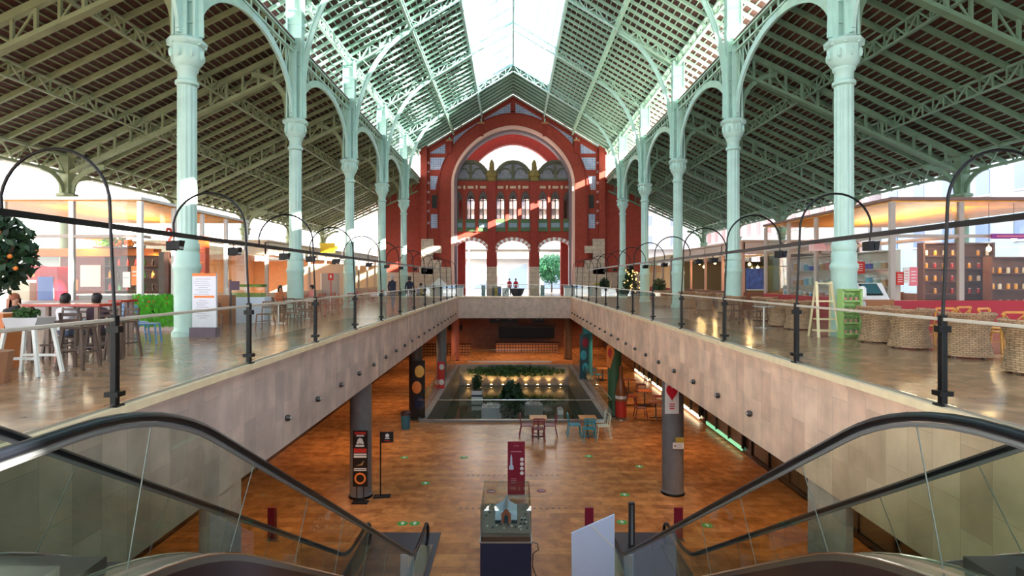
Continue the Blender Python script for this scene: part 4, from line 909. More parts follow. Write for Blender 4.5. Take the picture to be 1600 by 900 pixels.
# ================================================================ KIOSKS
AMB = slabs('amber_ceiling', (.92, .42, .04), (.80, .32, .03), (.55, .2, .02), 3.0, .5, 'XY', .4, .01, .25)
WOODC = slabs('counter_wood', (.28, .13, .05), (.22, .10, .04), (.1, .05, .02), .9, 1.4, 'XZ', .4, .006, .2)
CREAM = mat('cream_panel', (.72, .60, .45), .5); PEACH = mat('peach_panel', (.72, .48, .32), .5, noise=.06)
REDC = mat('crimson_counter', (.36, .006, .02), .35); TAUPE = mat('taupe_post', (.42, .36, .32), .4)
def kiosk(label, s, xi, xo, y0, y1, h, ceil=AMB, post=WHITE, fascia=WHITE, plinth=REDC, open_side=False, door=True, fh=.12, back=CREAM, n=3, m=4, see=False):
    t = thing('glass_kiosk', label, 'kiosk', ((xi+xo)/2, (y0+y1)/2, 0)); cx, cy = (xi+xo)/2, (y0+y1)/2; a, b = sorted((xi-cx, xo-cx)); c, d = y0-cy, y1-cy; xin = xi-cx; xout = xo-cx
    MB().box(a-.1, c-.1, h-.1, b+.1, d+.1, h).build('roof', fascia, t)
    MB().box(a, c, h-.14, b, d, h-.101).build('ceiling', ceil, t)
    if fh > .2: MB().box(xin-.06, c, h-fh, xin+.06, d, h-.14).build('fascia', fascia, t); MB().box(a, c-.06, h-fh, b, c+.06, h-.14).build('fascia', fascia, t)
    for x in [a+(b-a)*i/n for i in range(n+1)]: MB().cbox(x, c, (h-.14)/2, .16, .12, h-.14).build('post', post, t)
    for i in range(1, m+1): MB().cbox(xin, c+(d-c)*i/m, (h-.14)/2, .12, .14, h-.14).build('post', post, t)
    MB().box(a, c-.04, 2.95, b, c+.04, 3.05).build('transom', TAUPE, t); MB().box(xin-.04, c, 2.95, xin+.04, d, 3.05).build('transom', TAUPE, t)
    for i in range(n): MB().box(a+(b-a)*i/n+.08, c-.008, .95, a+(b-a)*(i+1)/n-.08, c+.008, h-max(fh, .14)).build('front_glass', GLK, t)
    if not open_side:
        for i in range(m): MB().box(xin-.008, c+(d-c)*i/m+.08, .95, xin+.008, c+(d-c)*(i+1)/m-.08, h-max(fh, .14)).build('side_glass', GLK, t)
    MB().box(a, c-.1, 0, b, c+.1, .93).build('front_plinth', plinth, t); MB().box(xin-.1, c+.1, 0, xin+.1, d, .93).build('side_plinth', plinth, t)
    if see: MB().box(xout-.01, c, .95, xout+.01, d, h-.14).build('outer_glass', GL, t); MB().box(xout-.06, c, 0, xout+.06, d, .95).build('outer_plinth', back, t); MB().box(a, d-.02, 1.0, b, d, h-.14).build('back_glass', GL, t); MB().box(a, d-.08, 0, b, d, 1.0).build('back_plinth', back, t)
    else: MB().box(xout-.08, c, 0, xout+.08, d, h-.14).build('outer_wall', back, t); MB().box(a, d-.08, 0, b, d, 2.9).build('back_wall', back, t)
    ld = bpy.data.lights.new('kiosk_fill', 'AREA'); ld.energy = 90; ld.color = (1, .78, .5); ld.shape = 'RECTANGLE'; ld.size = .5; ld.size_y = (y1-y0)*.7  # added fill lights brightening the kiosk ceiling and inside
    for k_, zz, rx in ((0, 3.16, math.pi), (1, 3.04, 0)):
        lo = bpy.data.objects.new('kiosk_fill', ld); COL.objects.link(lo); lo.parent = t; lo.location = (0, 0, zz); lo.rotation_euler = (rx, 0, 0)
    MB().cbox(0, 0, 3.1, .6, (y1-y0)*.72, .08).build('fill_housing', WHITE, t); MB().bar((0, -(y1-y0)*.3, 3.14), (0, -(y1-y0)*.3, h-.14), .02).build('fill_rod', STEEL, t)
    return t
kiosk('glass walled kiosk on the left with white corner post and orange ceiling', -1, -12, -18.6, 18.8, 26.3, 4.27, plinth=mat('grey_plinth', (.25, .22, .22), .5), see=True)
kiosk('cream roofed food booth farther along the left aisle', -1, -12.3, -18.4, 29.2, 41.5, 3.6, ceil=PEACH, post=TAUPE, fascia=CREAM, plinth=PEACH, open_side=True, fh=.75, back=PEACH)
kiosk('farthest pale booth on the left before the brick wall', -1, -12.3, -18.4, 44, 55, 3.7, ceil=CREAM, post=TAUPE, fascia=mat('pale_roof', (.7, .68, .62), .5), plinth=PEACH, fh=.6)
kiosk('glass walled kiosk on the right with amber ceiling and crimson counter', 1, 12.2, 18.8, 18.7, 28, 4.24, post=TAUPE, fascia=mat('brown_roof_edge', (.20, .11, .09), .5), back=WOODC, see=True)
kiosk('wood framed booth with dark interior farther along the right aisle', 1, 12.3, 18.4, 31, 43, 3.7, ceil=mat('orange_wood', (.5, .2, .05), .5), post=mat('rosy_wood', (.5, .27, .2), .45), fascia=mat('pinkish_fascia', (.55, .40, .34), .5), plinth=mat('dark_wood_plinth', (.15, .05, .03), .5), open_side=True, fh=.7, back=mat('dark_olive_wall', (.05, .05, .03), .6))
kiosk('farthest booth on the right before the brick wall', 1, 12.3, 18.4, 45, 55, 3.5, ceil=CREAM, post=TAUPE, fascia=CREAM, fh=.5)
# shelving and goods inside
SHW = mat('shelf_wood', (.13, .05, .025), .5, noise=.2)
SHD = mat('dark_shelf_wood', (.07, .03, .02), .5, noise=.2)
def shelf_unit(x, y, w, h, nsh, label, d=.35, m=SHW, z0=.1, rz=0, name='shelf_unit'):
    t = thing(name, label, 'shelves', (x, y, 0), rz)
    MB().box(-w/2, d/2-.03, 0, w/2, d/2, h).build('back_panel', m, t)
    for sx in (-1, 1): MB().box(sx*w/2-.03, -d/2, 0, sx*w/2+.03, d/2, h).build('side_panel', m, t)
    zs = [z0+(h-z0-.05)*i/nsh for i in range(nsh+1)]
    for z in zs: MB().box(-w/2, -d/2, z, w/2, d/2, z+.04).build('shelf', m, t)
    return t, zs
def jar(r, h, m, lid=None, kind='jar'):
    t = thing(kind, 'x', kind)
    if kind == 'bottle': MB().lathe([(r, 0), (r, h*.6), (r*.4, h*.78), (r*.36, h)], n=10).build('glass_body', m, t, smooth=True); MB().lathe([(r*.42, h), (r*.42, h*1.05)], n=8).build('cap', lid or BLK, t)
    else: MB().lathe([(r*.9, 0), (r, .02), (r, h*.8), (r*.8, h*.9)], n=10).build('glass_body', m, t, smooth=True); MB().lathe([(r*.8, h*.9), (r*.8, h)], n=10).build('lid', lid or STEEL, t)
    return t
GOOD = [mat('honey_glass', (.6, .28, .04), .15), mat('green_bottle_glass', (.03, .12, .04), .1), mat('dark_bottle_glass', (.03, .015, .01), .1), mat('ruby_glass', (.35, .02, .02), .15), mat('milk_jar', (.7, .65, .55), .3), mat('amber_glass', (.75, .33, .03), .15)]
protoj = {}
def stock(unit, zs, w, kind, mats_, group, where, n, gap=.0, y=-.05):
    ux, uy, rz = unit.location.x, unit.location.y, unit.rotation_euler.z
    for zi, z in enumerate(zs[:-1]):
        for i in range(n):
            if random.random() < .12: continue
            mi = mats_[random.randrange(len(mats_))]; key = (kind, mi)
            px = -w/2+.12+(w-.24)*i/(n-1)+random.uniform(-.02, .02)
            X = ux+px*math.cos(rz)-y*math.sin(rz); Yv = uy+px*math.sin(rz)+y*math.cos(rz)
            if key not in protoj: protoj[key] = a = jar(.055, .3 if kind == 'bottle' else .2, GOOD[mi], kind=kind); a.location = (X, Yv, z+.04); a['group'] = group
            else: a = dup(protoj[key], (X, Yv, z+.04), 0, group=group)
            cn = ['honey coloured', 'green', 'dark', 'ruby red', 'milky', 'amber'][mi]
            a['label'] = f'{cn} {kind} on {ORD[zi] if zi else "lowest"} shelf up of the {where}'
u, zs = shelf_unit(at(1487, 0, 22).x, 21.8, 2.6, 2.98, 6, 'tall wooden shelves of jars inside the right kiosk, left unit'); stock(u, zs, 2.5, 'jar', [0, 3, 4, 5], 'jars in the right kiosk, left unit', 'left shelves in the right glass kiosk', 8)
u, zs = shelf_unit(at(1578, 0, 20.6).x, 20.4, 1.9, 2.4, 4, 'lower wooden shelves of jars inside the right kiosk, right unit'); stock(u, zs, 1.9, 'jar', [0, 5, 4], 'jars in the right kiosk, right unit', 'right shelves in the right glass kiosk', 7)
u, zs = shelf_unit(at(205, 0, 23.5).x, 24.4, 3.2, 2.7, 5, 'dark bottle shelves inside the left kiosk', m=SHD); stock(u, zs, 3.1, 'bottle', [1, 2, 3, 5], 'bottles in the left kiosk', 'dark shelves in the left glass kiosk', 9)
u, zs = shelf_unit(-12.6, 22.4, 2.6, 2.6, 4, 'bottle shelves along the side glass of the left kiosk', m=SHD, rz=math.pi/2); stock(u, zs, 2.5, 'bottle', [1, 2, 3], 'bottles beside the left kiosk glass', 'side shelves in the left glass kiosk', 8, y=-.05)
# amber shelf bands, orange canopies in the left kiosk
def block(name, label, cat, c, size, m, rz=0, bev=0, extra=None):
    t = thing(name, label, cat, (c[0], c[1], c[2]), rz); MB().box(-size[0]/2, -size[1]/2, 0, size[0]/2, size[1]/2, size[2]).build('body', m, t, bev=bev)
    for nm, e, em in (extra or []): MB().box(*e).build(nm, em, t)
    return t
ORC = mat('orange_canopy', (.75, .20, .03), .5)
block('bar_canopy', 'orange canopy band over the bar in the left kiosk, left part', 'canopy', (at(100, 0, 21).x, 21.4, 2.45), (3.2, .5, .28), ORC)
block('bar_canopy', 'orange canopy band over the bar in the left kiosk, right part', 'canopy', (at(205, 0, 22).x-.3, 22.0, 2.5), (2.6, .5, .26), ORC)
t = thing('fruit_display', 'bright heap of green leaves and orange fruit above the bar in the left kiosk', 'display', (at(182, 0, 21.6).x, 21.6, 2.76)); MB().box(-.75, -.2, 0, .75, .2, .06).build('tray', SHD, t)
leaf_cloud(MB(), (-.2, 0, .25), .6, .25, .25, 260, .09, shell=0).build('leaves', mat('hedge_leaf2', (.12, .45, .05), .5, noise=.4), t); m = MB(); [m.ball((random.uniform(-.1, .75), random.uniform(-.2, .1), random.uniform(.06, .3)), .06, 8, 5) for _ in range(34)]; m.build('fruit', mat('orange_fruit2', (.85, .3, .03), .4), t)['kind'] = 'stuff'
block('partition', 'dark reddish partition with a pale grille behind the bar of the left kiosk', 'partition', (at(128, 0, 24).x-.2, 24.4, 0), (1.9, .12, 2.75), mat('dark_red_partition', (.14, .02, .015), .5), extra=[('grille', (-.1, -.09, 1.3, .75, -.065, 2.2), mat('pale_grille', (.6, .58, .56), .5)), ('orange_cushion', (-.8, -.09, 1.15, -.2, -.065, 1.6), ORC)])
FR = mat('red_fridge', (.5, .01, .03), .3)
block('drinks_fridge', 'red drinks fridge with a bluish glass door in the left kiosk', 'fridge', (at(84, 0, 20.5).x, 20.5, 0), (.75, .6, 2.05), FR, bev=.02, extra=[('glass_door', (-.3, -.33, .3, .22, -.3, 1.7), mat('blue_glass_door', (.10, .18, .5), .1)), ('red_header', (-.36, -.32, 1.75, .36, -.3, 2.0), FR), ('handle', (.26, -.36, .8, .3, -.31, 1.3), CHROME)])
block('red_light_box', 'red sign box with pale patches beside the fridge in the left kiosk', 'sign', (at(50, 0, 20.3).x-.1, 20.3, 1.58), (1.0, .25, .5), mat('bright_red_box', (.6, .02, .015), .4), extra=[('pale_patch', (-.3, -.14, .1, -.1, -.125, .28), ORG), ('pale_patch', (.08, -.14, .12, .3, -.125, .3), YEL)])
block('serving_hatch', 'pale yellow lit cupboard below the red sign box', 'cupboard', (at(38, 0, 20.4).x-.1, 20.4, 0), (1.0, .5, 1.5), mat('butter_panel', (.8, .65, .4), .5), extra=[('dark_slot', (-.3, -.26, .75, .5, -.25, .85), BLK), ('door', (-.5, -.26, .9, -.02, -.25, 1.4), CREAM), ('door', (.02, -.26, .9, .5, -.25, 1.4), CREAM)])
block('poster', 'orange poster on the glass of the left kiosk', 'poster', (at(212, 0, 18.78).x, 18.775, 1.42), (.26, .02, .62), ORC, extra=[('white_lines', (-.1, -.014, .3, .1, -.01, .33), WHT), ('white_lines', (-.1, -.014, .42, .1, -.01, .45), WHT)])
block('poster', 'white sheet on the glass of the left kiosk beside the orange poster', 'poster', (at(198, 0, 18.78).x, 18.775, 1.35), (.24, .02, .5), WHT, extra=[('grey_lines', (-.09, -.014, .3, .09, -.01, .32), mat('grey_print', 0))])
block('bar_counter', 'grey bar counter inside the left kiosk', 'counter', (at(190, 0, 20.5).x, 20.6, 0), (2.8, .5, 1.05), mat('grey_counter', (.22, .21, .21), .3), extra=[('counter_top', (-1.45, -.3, 1.05, 1.45, .3, 1.1), STEEL)])
t = thing('number_sign', 'red number sign inside the corner of the left kiosk', 'sign', (-11.9, 20.0, 2.75), math.pi/2)
fc = bpy.data.curves.new('number', 'FONT'); fc.body = '2'; fc.size = .95; fc.extrude = .02; fo = bpy.data.objects.new('number', fc); COL.objects.link(fo); 
me = bpy.data.meshes.new_from_object(fo); bpy.data.objects.remove(fo); fo = bpy.data.objects.new('numeral', me); COL.objects.link(fo); me.materials.append(mat('bright_red_box')); fo.rotation_euler = (math.pi/2, 0, 0); fo.parent = t
block('wine_display', 'tall red and orange display column by the left column', 'display', (at(318, 0, 21.5).x, 21.5, 0), (.28, .28, 3.2), mat('deep_orange_display', (.55, .06, .01), .3), extra=[('bottle_row', (-.1, -.16, 2.2+.0, .1, -.14, 2.25), ORG), ('bottle_row', (-.1, -.16, 1.8, .1, -.14, 1.85), ORG), ('bottle_row', (-.1, -.16, 2.6, .1, -.14, 2.65), ORG)])
# wall behind the left bar: hedge panel
t = thing('hedge_planter', 'long planter with a bright green hedge and small red flowers left of the column', 'planter', (-10.85, 18.35, 0))
MB().box(-.95, -.2, 0, .95, .2, .14).build('trough', mat('pinkish_trough', (.35, .25, .24), .6), t)
leaf_cloud(MB(), (0, 0, .62), .95, .2, .5, 1700, .085, shell=0).build('filler_leaves', mat('hedge_dark', (.02, .12, .01), .6), t)
m = MB()
for i in range(2600):
    x, z = random.uniform(-.95, .95), random.uniform(.14, 1.12); p = Vector((x, -.2+random.uniform(-.04, .03), z)); a = Vector((random.uniform(-.5, .5), random.uniform(-.5, .2), 1)).normalized()*.07; b_ = a.orthogonal().normalized()*.014
    m.quad(p-a, p+b_, p+a, p-b_)
m.build('leaves', mat('hedge_leaf', (.08, .42, .02), .5, noise=.4, nscale=6), t)
m = MB(); [m.ball((random.uniform(-.9, .9), -.24, random.uniform(.75, 1.08)), .025, 6, 4) for _ in range(14)]; m.build('flowers', RED, t)['kind'] = 'stuff'
# menu board
t = thing('menu_board', 'white menu board with orange bands standing by the nearest left column', 'sign', (at(326, 0, 16.4).x, 16.2, 0))
MB().box(-.33, -.04, .28, .33, .04, 1.78).build('board', mat('menu_white', (.72, .74, .82), .5), t); MB().box(-.36, -.14, 0, .36, .14, .28).build('base', mat('plum_base', (.12, .09, .13), .5), t)
MB().box(-.33, -.045, 1.70, .33, -.04, 1.78).build('orange_band', ORC, t); MB().box(-.28, -.045, 1.10, .28, -.04, 1.16).build('orange_band', ORG, t)
m = MB(); [m.cbox(random.uniform(-.1, .0), -.043, 1.62-.06*i, random.uniform(.25, .45), .004, .012) for i in range(8)]; [m.cbox(random.uniform(-.1, .0), -.043, 1.02-.06*i, random.uniform(.2, .4), .004, .012) for i in range(9)]; m.build('lettering', mat('grey_print', 0), t)
# white counter with plants, lecterns
block('salad_counter', 'pale blue display counter with greenery on top behind the menu board', 'counter', (at(390, 0, 21.5).x-.2, 21.8, 0), (1.5, .6, .95), mat('ice_blue_counter', (.55, .66, .78), .4), extra=[('glass_front', (-.7, -.32, .95, .7, -.3, 1.3), GLK), ('glass_top', (-.7, -.3, 1.3, .7, .3, 1.32), GLK), ('produce', (-.6, -.2, .95, .6, .2, 1.1), mat('olive_produce', (.25, .3, .08), .7)), ('moss_top', (-.55, -.2, 1.33, .6, .25, 1.42), mat('moss', (.10, .2, .03), .8, bump=1, nscale=20))])
block('order_sign', 'small dark sign on a thin post right of the menu board', 'sign', (at(360, 0, 19.5).x, 19.5, 0), (.05, .05, 1.6), BLK, extra=[('panel', (-.02, -.04, 1.25, .32, -.02, 1.55), mat('dark_plum', (.06, .02, .05), .5))])
block('wood_cabinet', 'low brown wooden cabinet between the menu board and the pale counter', 'cabinet', (at(350, 0, 20.5).x, 20.6, 0), (.55, .4, 1.05), mat('orange_brown_wood', (.30, .11, .03), .4), extra=[('door', (-.25, -.22, .1, .25, -.2, .95), mat('orange_brown_wood', 0))])

# ================================================================ FURNITURE
def std_chair(name, label, sm, lm, group, w=.44, h=.86, sh=.46, style='panel'):
    t = thing(name, label, 'chair', (0, 0, 0), 0, group)
    MB().box(-w/2, -w/2, sh-.03, w/2, w/2, sh).build('seat', sm, t, bev=.012)
    for sx in (-1, 1):
        MB().bar((sx*(w/2-.02), -w/2+.02, sh-.02), (sx*(w/2+.01), -w/2-.02, 0), .032).build('leg', lm, t)
        MB().bars([(sx*(w/2+.01), w/2+.06, 0), (sx*(w/2-.02), w/2-.02, sh-.02), (sx*(w/2-.03), w/2+.05, h)], .032, up=(1, 0, 0)).build('leg', lm, t)
    m = MB()
    if style == 'panel': m.bar((0, w/2+.03, sh+.16), (0, w/2+.06, h), w-.04, .025, (0, 1, 0))
    elif style == 'slat':
        for z in (.2, .29, .38): m.bar((-w/2+.02, w/2+.02, sh+z), (w/2-.02, w/2+.02, sh+z), .02, .05)
    elif style == 'cross':
        pts = [(-w/2, w/2+.05, h-.06), (-w/2+.04, w/2+.07, h), (w/2-.04, w/2+.07, h), (w/2, w/2+.05, h-.06)]; m.bars(pts, .035, .05); m.bar((-w/2+.02, w/2, sh), (w/2-.04, w/2+.05, h-.05), .025, .02); m.bar((w/2-.02, w/2, sh), (-w/2+.04, w/2+.05, h-.05), .025, .02)
    m.build('backrest', sm, t)
    m = MB(); m.bar((-w/2+.02, -w/2+.02, sh*.45), (w/2-.02, -w/2+.02, sh*.45), .02); m.bar((-w/2+.02, w/2, sh*.45), (w/2-.02, w/2, sh*.45), .02); m.build('stretcher', lm, t)
    return t
def round_table(x, y, h, w, tm, lm, label, z=0, square=True, scale=1, group=None):
    t = thing('cafe_table', label, 'table', (x, y, z), 0, group, scale)
    if square: MB().box(-w/2, -w/2, h-.035, w/2, w/2, h).build('table_top', tm, t, bev=.008)
    else: MB().lathe([(w/2, h-.035), (w/2, h)], n=28).build('table_top', tm, t)
    MB().tube([(0, 0, .03), (0, 0, h-.035)], .03, 10).build('pedestal', lm, t)
    MB().bar((-.27, 0, .015), (.27, 0, .015), .06, .03).bar((0, -.27, .016), (0, .27, .016), .06, .03).build('foot', lm, t); return t
# wicker barrel chairs
WICK = slabs('wicker', (.46, .28, .16), (.36, .21, .12), (.17, .10, .055), .09, .035, 'XZ', .7, .006, .25, .5, .3, 9)
wk = thing('wicker_barrel_chair', '', 'armchair', (0, 0, 0), 0, 'wicker barrel chairs along the right walkway')
m = MB(); n = 28; prof = [(.40, .04), (.385, .12), (.34, .30), (.325, .42), (.36, .60), (.42, .76), (.435, .80)]
def wp(r, z, k, inn=0): a = math.radians(-52+284*k/n) ; return ((r-inn)*math.cos(a), (r-inn)*math.sin(a), z)
for (r0, z0), (r1, z1) in zip(prof, prof[1:]):
    for k in range(n): m.quad(wp(r0, z0, k), wp(r0, z0, k+1), wp(r1, z1, k+1), wp(r1, z1, k)); m.quad(wp(r0, z0, k, .05), wp(r1, z1, k, .05), wp(r1, z1, k+1, .05), wp(r0, z0, k+1, .05))
for k in (0, n):
    for (r0, z0), (r1, z1) in zip(prof, prof[1:]): m.quad(wp(r0, z0, k), wp(r1, z1, k), wp(r1, z1, k, .05), wp(r0, z0, k, .05))
m.build('basket_shell', WICK, wk, smooth=True)
MB().tube([wp(.415, .80, k) for k in range(n+1)], .035, 8).build('rim', WICK, wk, smooth=True)
MB().lathe([(.33, .06), (.31, .36), (.31, .40), (.2, .43)], n=24).build('seat', mat('wicker_seat', (.30, .18, .10), .7), wk, smooth=True)
for a in (45, 135, 225, 315): MB().lathe([(.03, 0), (.03, .06)], (.33*math.cos(math.radians(a)), .33*math.sin(math.radians(a)), 0), 8).build('foot', mat('dark_wood_foot', (.08, .04, .02), .6), wk)
pos = [(1535, 562), (1440, 547), (1388, 537), (1650, 590), (1258, 516), (1230, 511), (1152, 499), (1202, 502), (1106, 485), (1078, 482), (1056, 480), (1036, 478), (1140, 489)]
for k, (px, py) in enumerate(pos):
    x, y = gnd(px, py); y += .4; rz = random.uniform(-.5, .3)+2.4+math.pi/2-1.2
    lab = 'wicker barrel chair ' + ['in front of the post at the right edge, largest one', 'just left of the nearest right post, nearer of the two', 'just left of the nearest right post, farther of the two', 'cut by the right edge of the picture', 'beside the cream ladder shelf', 'left of the ladder shelf beside a thin table', 'left of the brown chairs by the dark booth', 'paired beside the small brown chairs', 'in the far cluster on the right, nearest of it', 'in the far cluster on the right, second', 'in the far cluster on the right, third', 'in the far cluster on the right, farthest left', 'in the far cluster on the right by the second column'][k]
    a = wk if k == 0 else dup(wk, (x, y, 0), rz, scale=1.12)
    if k == 0: wk.location = (x, y, 0); wk.rotation_euler = (0, 0, rz); wk.scale = (1.12,)*3
    a['label'] = lab
# yellow cross-back chairs
HONEY = mat('honey_wood', (.62, .28, .05), .4, noise=.15)
yc = std_chair('cross_back_chair', '', HONEY, HONEY, 'honey coloured cross back chairs on the right', style='cross', w=.48, h=.9)
for k, (x, y, rz) in enumerate(((10.65, 14.6, 3.1), (11.5, 15.2, 3.4), (10.9, 12.9, 3.05), (11.35, 12.2, 2.6), (11.6, 13.9, 0.4))):
    a = yc if k == 0 else dup(yc, (x, y, 0), rz)
    if k == 0: yc.location = (x, y, 0); yc.rotation_euler = (0, 0, rz)
    a['label'] = 'honey wood cross back chair ' + ['behind the nearest right post', 'just right of the nearest right post', 'right of the largest wicker chair', 'at the right picture edge', 'facing the others in front of the crimson counter'][k]
GT = mat('grey_glass_top', (.35, .38, .38), .08, coat=.5)
for k, (x, y) in enumerate(((10.4, 13.7), (11.0, 11.4), (8.3, 19.2), (10.6, 24.5))):
    round_table(x, y, .74, .7, GT, STEEL, 'small table with grey top ' + ['behind the nearest right post', 'at the right picture edge', 'on a pale stem left of the ladder shelf', 'by the dark booth on the right'][k], square=False, group='grey topped tables on the right')
# ladder shelf, lime shelf, terminal, soap post
t = thing('ladder_shelf', 'cream wooden ladder shelf standing before the nearest right column', 'shelf', (8.75, 16.3, 0)); IV = mat('ivory_wood', (.72, .62, .38), .5)
for sx in (-1, 1): MB().bar((sx*.30, -.25, 0), (sx*.2, .05, 1.55), .07, .04).build('front_rail', IV, t); MB().bar((sx*.30, .3, 0), (sx*.2, .08, 1.55), .05, .03).build('back_rail', IV, t)
for z in (.18, .5, 1.0, 1.5): MB().cbox(0, .02, z, .56-.1*z, .34-.14*z, .04).build('step', IV, t)
u, zs = shelf_unit(9.28, 16.0, .5, 1.35, 4, 'lime green shelf with small pots beside the ladder shelf', m=mat('lime_panel', (.30, .50, .16), .5), d=.25)
pp = None
for zi, z in enumerate(zs[:-1]):
    for i in range(3):
        if pp is None: pp = thing('flower_pot', '', 'pot', (0, 0, 0), 0, 'small pots on the lime green shelf'); MB().lathe([(.03, 0), (.045, .08)], n=10).build('pot', mat('rosy_pot', (.6, .25, .22), .5), pp); MB().ball((0, 0, .11), .045, 8, 5).build('plant', mat('pot_green', (.1, .25, .08), .7), pp); a = pp
        else: a = dup(pp, (0, 0, 0))
        a.location = (9.13+.15*i, 15.95, z+.04); a['label'] = f'small pot, {["left", "middle", "right"][i]} one on the {ORD[zi] if zi else "lowest"} level of the lime green shelf'
t = thing('order_terminal', 'tilted screen on a white casing over a wooden desk in the right kiosk corner', 'screen', (11.0, 17.9, 0))
MB().box(-.55, -.3, 0, .55, .3, 1.0).build('desk', mat('orange_brown_wood', 0), t); MB().prism([(-.3, 1.0), (.3, 1.0), (.3, 1.5), (.1, 1.5)], -.42, .42, 'X').build('casing', WHITE, t)
MB().add([(-.28, -.22, 1.12), (.26, -.22, 1.12), (.22, .06, 1.46), (-.32, .06, 1.46), (-.28, -.25, 1.14), (.26, -.25, 1.14), (.22, .03, 1.48), (-.32, .03, 1.48)], [(0,3,2,1), (4,5,6,7), (0,1,5,4), (1,2,6,5), (2,3,7,6), (3,0,4,7)]).build('screen_frame', BLK, t)
MB().quad((-.24, -.25, 1.17), (.22, -.25, 1.17), (.19, .025, 1.46), (-.27, .025, 1.46)).build('screen', mat('teal_screen', (.05, .14, .16), .1), t).location = (0, -.006, .006)
t = thing('soap_dispenser', 'white hand soap dispenser on a thin post right of the nearest right column', 'dispenser', (9.86, 16.4, 0))
MB().lathe([(.17, 0), (.17, .02), (.03, .04)], n=20).build('base', STEEL, t); MB().tube([(0, 0, .03), (0, 0, 1.1)], .02, 8).build('pole', STEEL, t); MB().lathe([(.09, 1.08), (.11, 1.1), (.10, 1.36), (.05, 1.42)], n=16).build('bottle', WHITE, t, smooth=True); MB().lathe([(.06, .55), (.09, .6), (.09, .95), (.06, 1.0)], n=14).build('refill', mat('grey_refill', (.4, .4, .42), .4), t, smooth=True)
# posters, bulbs, sign in the right kiosk
PINKP = mat('rose_print', (.75, .18, .22), .5)
for (px, py, w, h, m_, lab) in ((1343, 418, .4, .42, RED, 'red square sign with a white emblem behind the nearest right column'), (1406, 435, .24, .42, RED, 'small red poster on the right kiosk corner glass'), (1416, 430, .2, .5, WHT, 'white sheet between two red posters on the right kiosk corner'), (1427, 432, .26, .6, PINKP, 'rose coloured poster on the right kiosk corner post'), (1283, 383, .9, .45, mat('pink_white_sign', (.8, .55, .55), .5), 'pink lettered sign inside the side glass of the right kiosk'), (1313, 372, .35, .65, ORC, 'orange round topped sign inside the right kiosk')):
    Y = 18.675 if px > 1395 else 12.0*910/(px-800)+.05
    Y = min(Y, 24); c_ = at(px, py, Y); side = px < 1395
    t = thing('poster', lab, 'poster', (c_.x-(.02 if side else 0), c_.y, c_.z-h/2), 0); MB().box(-w/2, -.015, 0, w/2, .015, h).build('sheet', m_, t)
    m = MB(); [m.cbox(0, -.019, h*(.25+.17*i), w*.6, .006, h*.05) for i in range(4)]; m.build('lettering', WHT if m_ in (RED, PINKP, ORC) else PINKP, t)
BULB = mat('glowing_bulb', (1, .8, .4), .4, emit=(1, .62, .2), estr=9)
bp_ = None
for k, (px, py, Y) in enumerate(((1584, 373, 19.1), (1545, 389, 19.1), (1171, 413, 32), (1175, 421, 32.5), (1184, 418, 33), (1093, 412, 40), (1100, 417, 39.4), (1117, 411, 37))):
    c_ = at(px, py, Y)
    if bp_ is None:
        bp_ = thing('pendant_bulb', '', 'lamp', c_, 0, 'bare glowing pendant bulbs on the right'); MB().tube([(0, 0, .09), (0, 0, .75)], .008, 6).build('cord', BLK, bp_); MB().lathe([(.02, .16), (.02, .07)], n=10).build('socket', WHITE, bp_); MB().ball((0, 0, 0), .075, 14, 10, sz=1.1).build('bulb', BULB, bp_, smooth=True); a = bp_
        ld = bpy.data.lights.new('bulb_light', 'POINT'); ld.energy = 25; ld.color = (1, .62, .25); ld.shadow_soft_size = .08; lo = bpy.data.objects.new('bulb_light', ld); COL.objects.link(lo); lo.parent = bp_; lo.location = (0, 0, -.12)
    else: a = dup(bp_, c_)
    for ch in a.children:
        if ch.name.startswith('cord'): ch.scale = (1, 1, max(.5, (((4.1 if k < 2 else 3.55)-c_.z)/.75)))
    a['label'] = 'bare glowing bulb ' + ['hanging at the far right over the crimson counter, higher one', 'hanging at the far right over the crimson counter, lower one', 'in the front of the wood framed booth, upper left', 'in the front of the wood framed booth, lower', 'in the front of the wood framed booth, right', 'inside the dark booth on the right, left one', 'inside the dark booth on the right, lower one', 'inside the dark booth on the right, beside the round sign'][k]
block('shop_sign', 'purple sign strip over the crimson counter at the far right', 'sign', (at(1585, 0, 18.4).x, 18.5, 2.9), (1.3, .05, .16), mat('purple_sign', (.25, .03, .25), .5), extra=[('lettering', (-.5, -.035, .06, .4, -.026, .1), PINKP)])
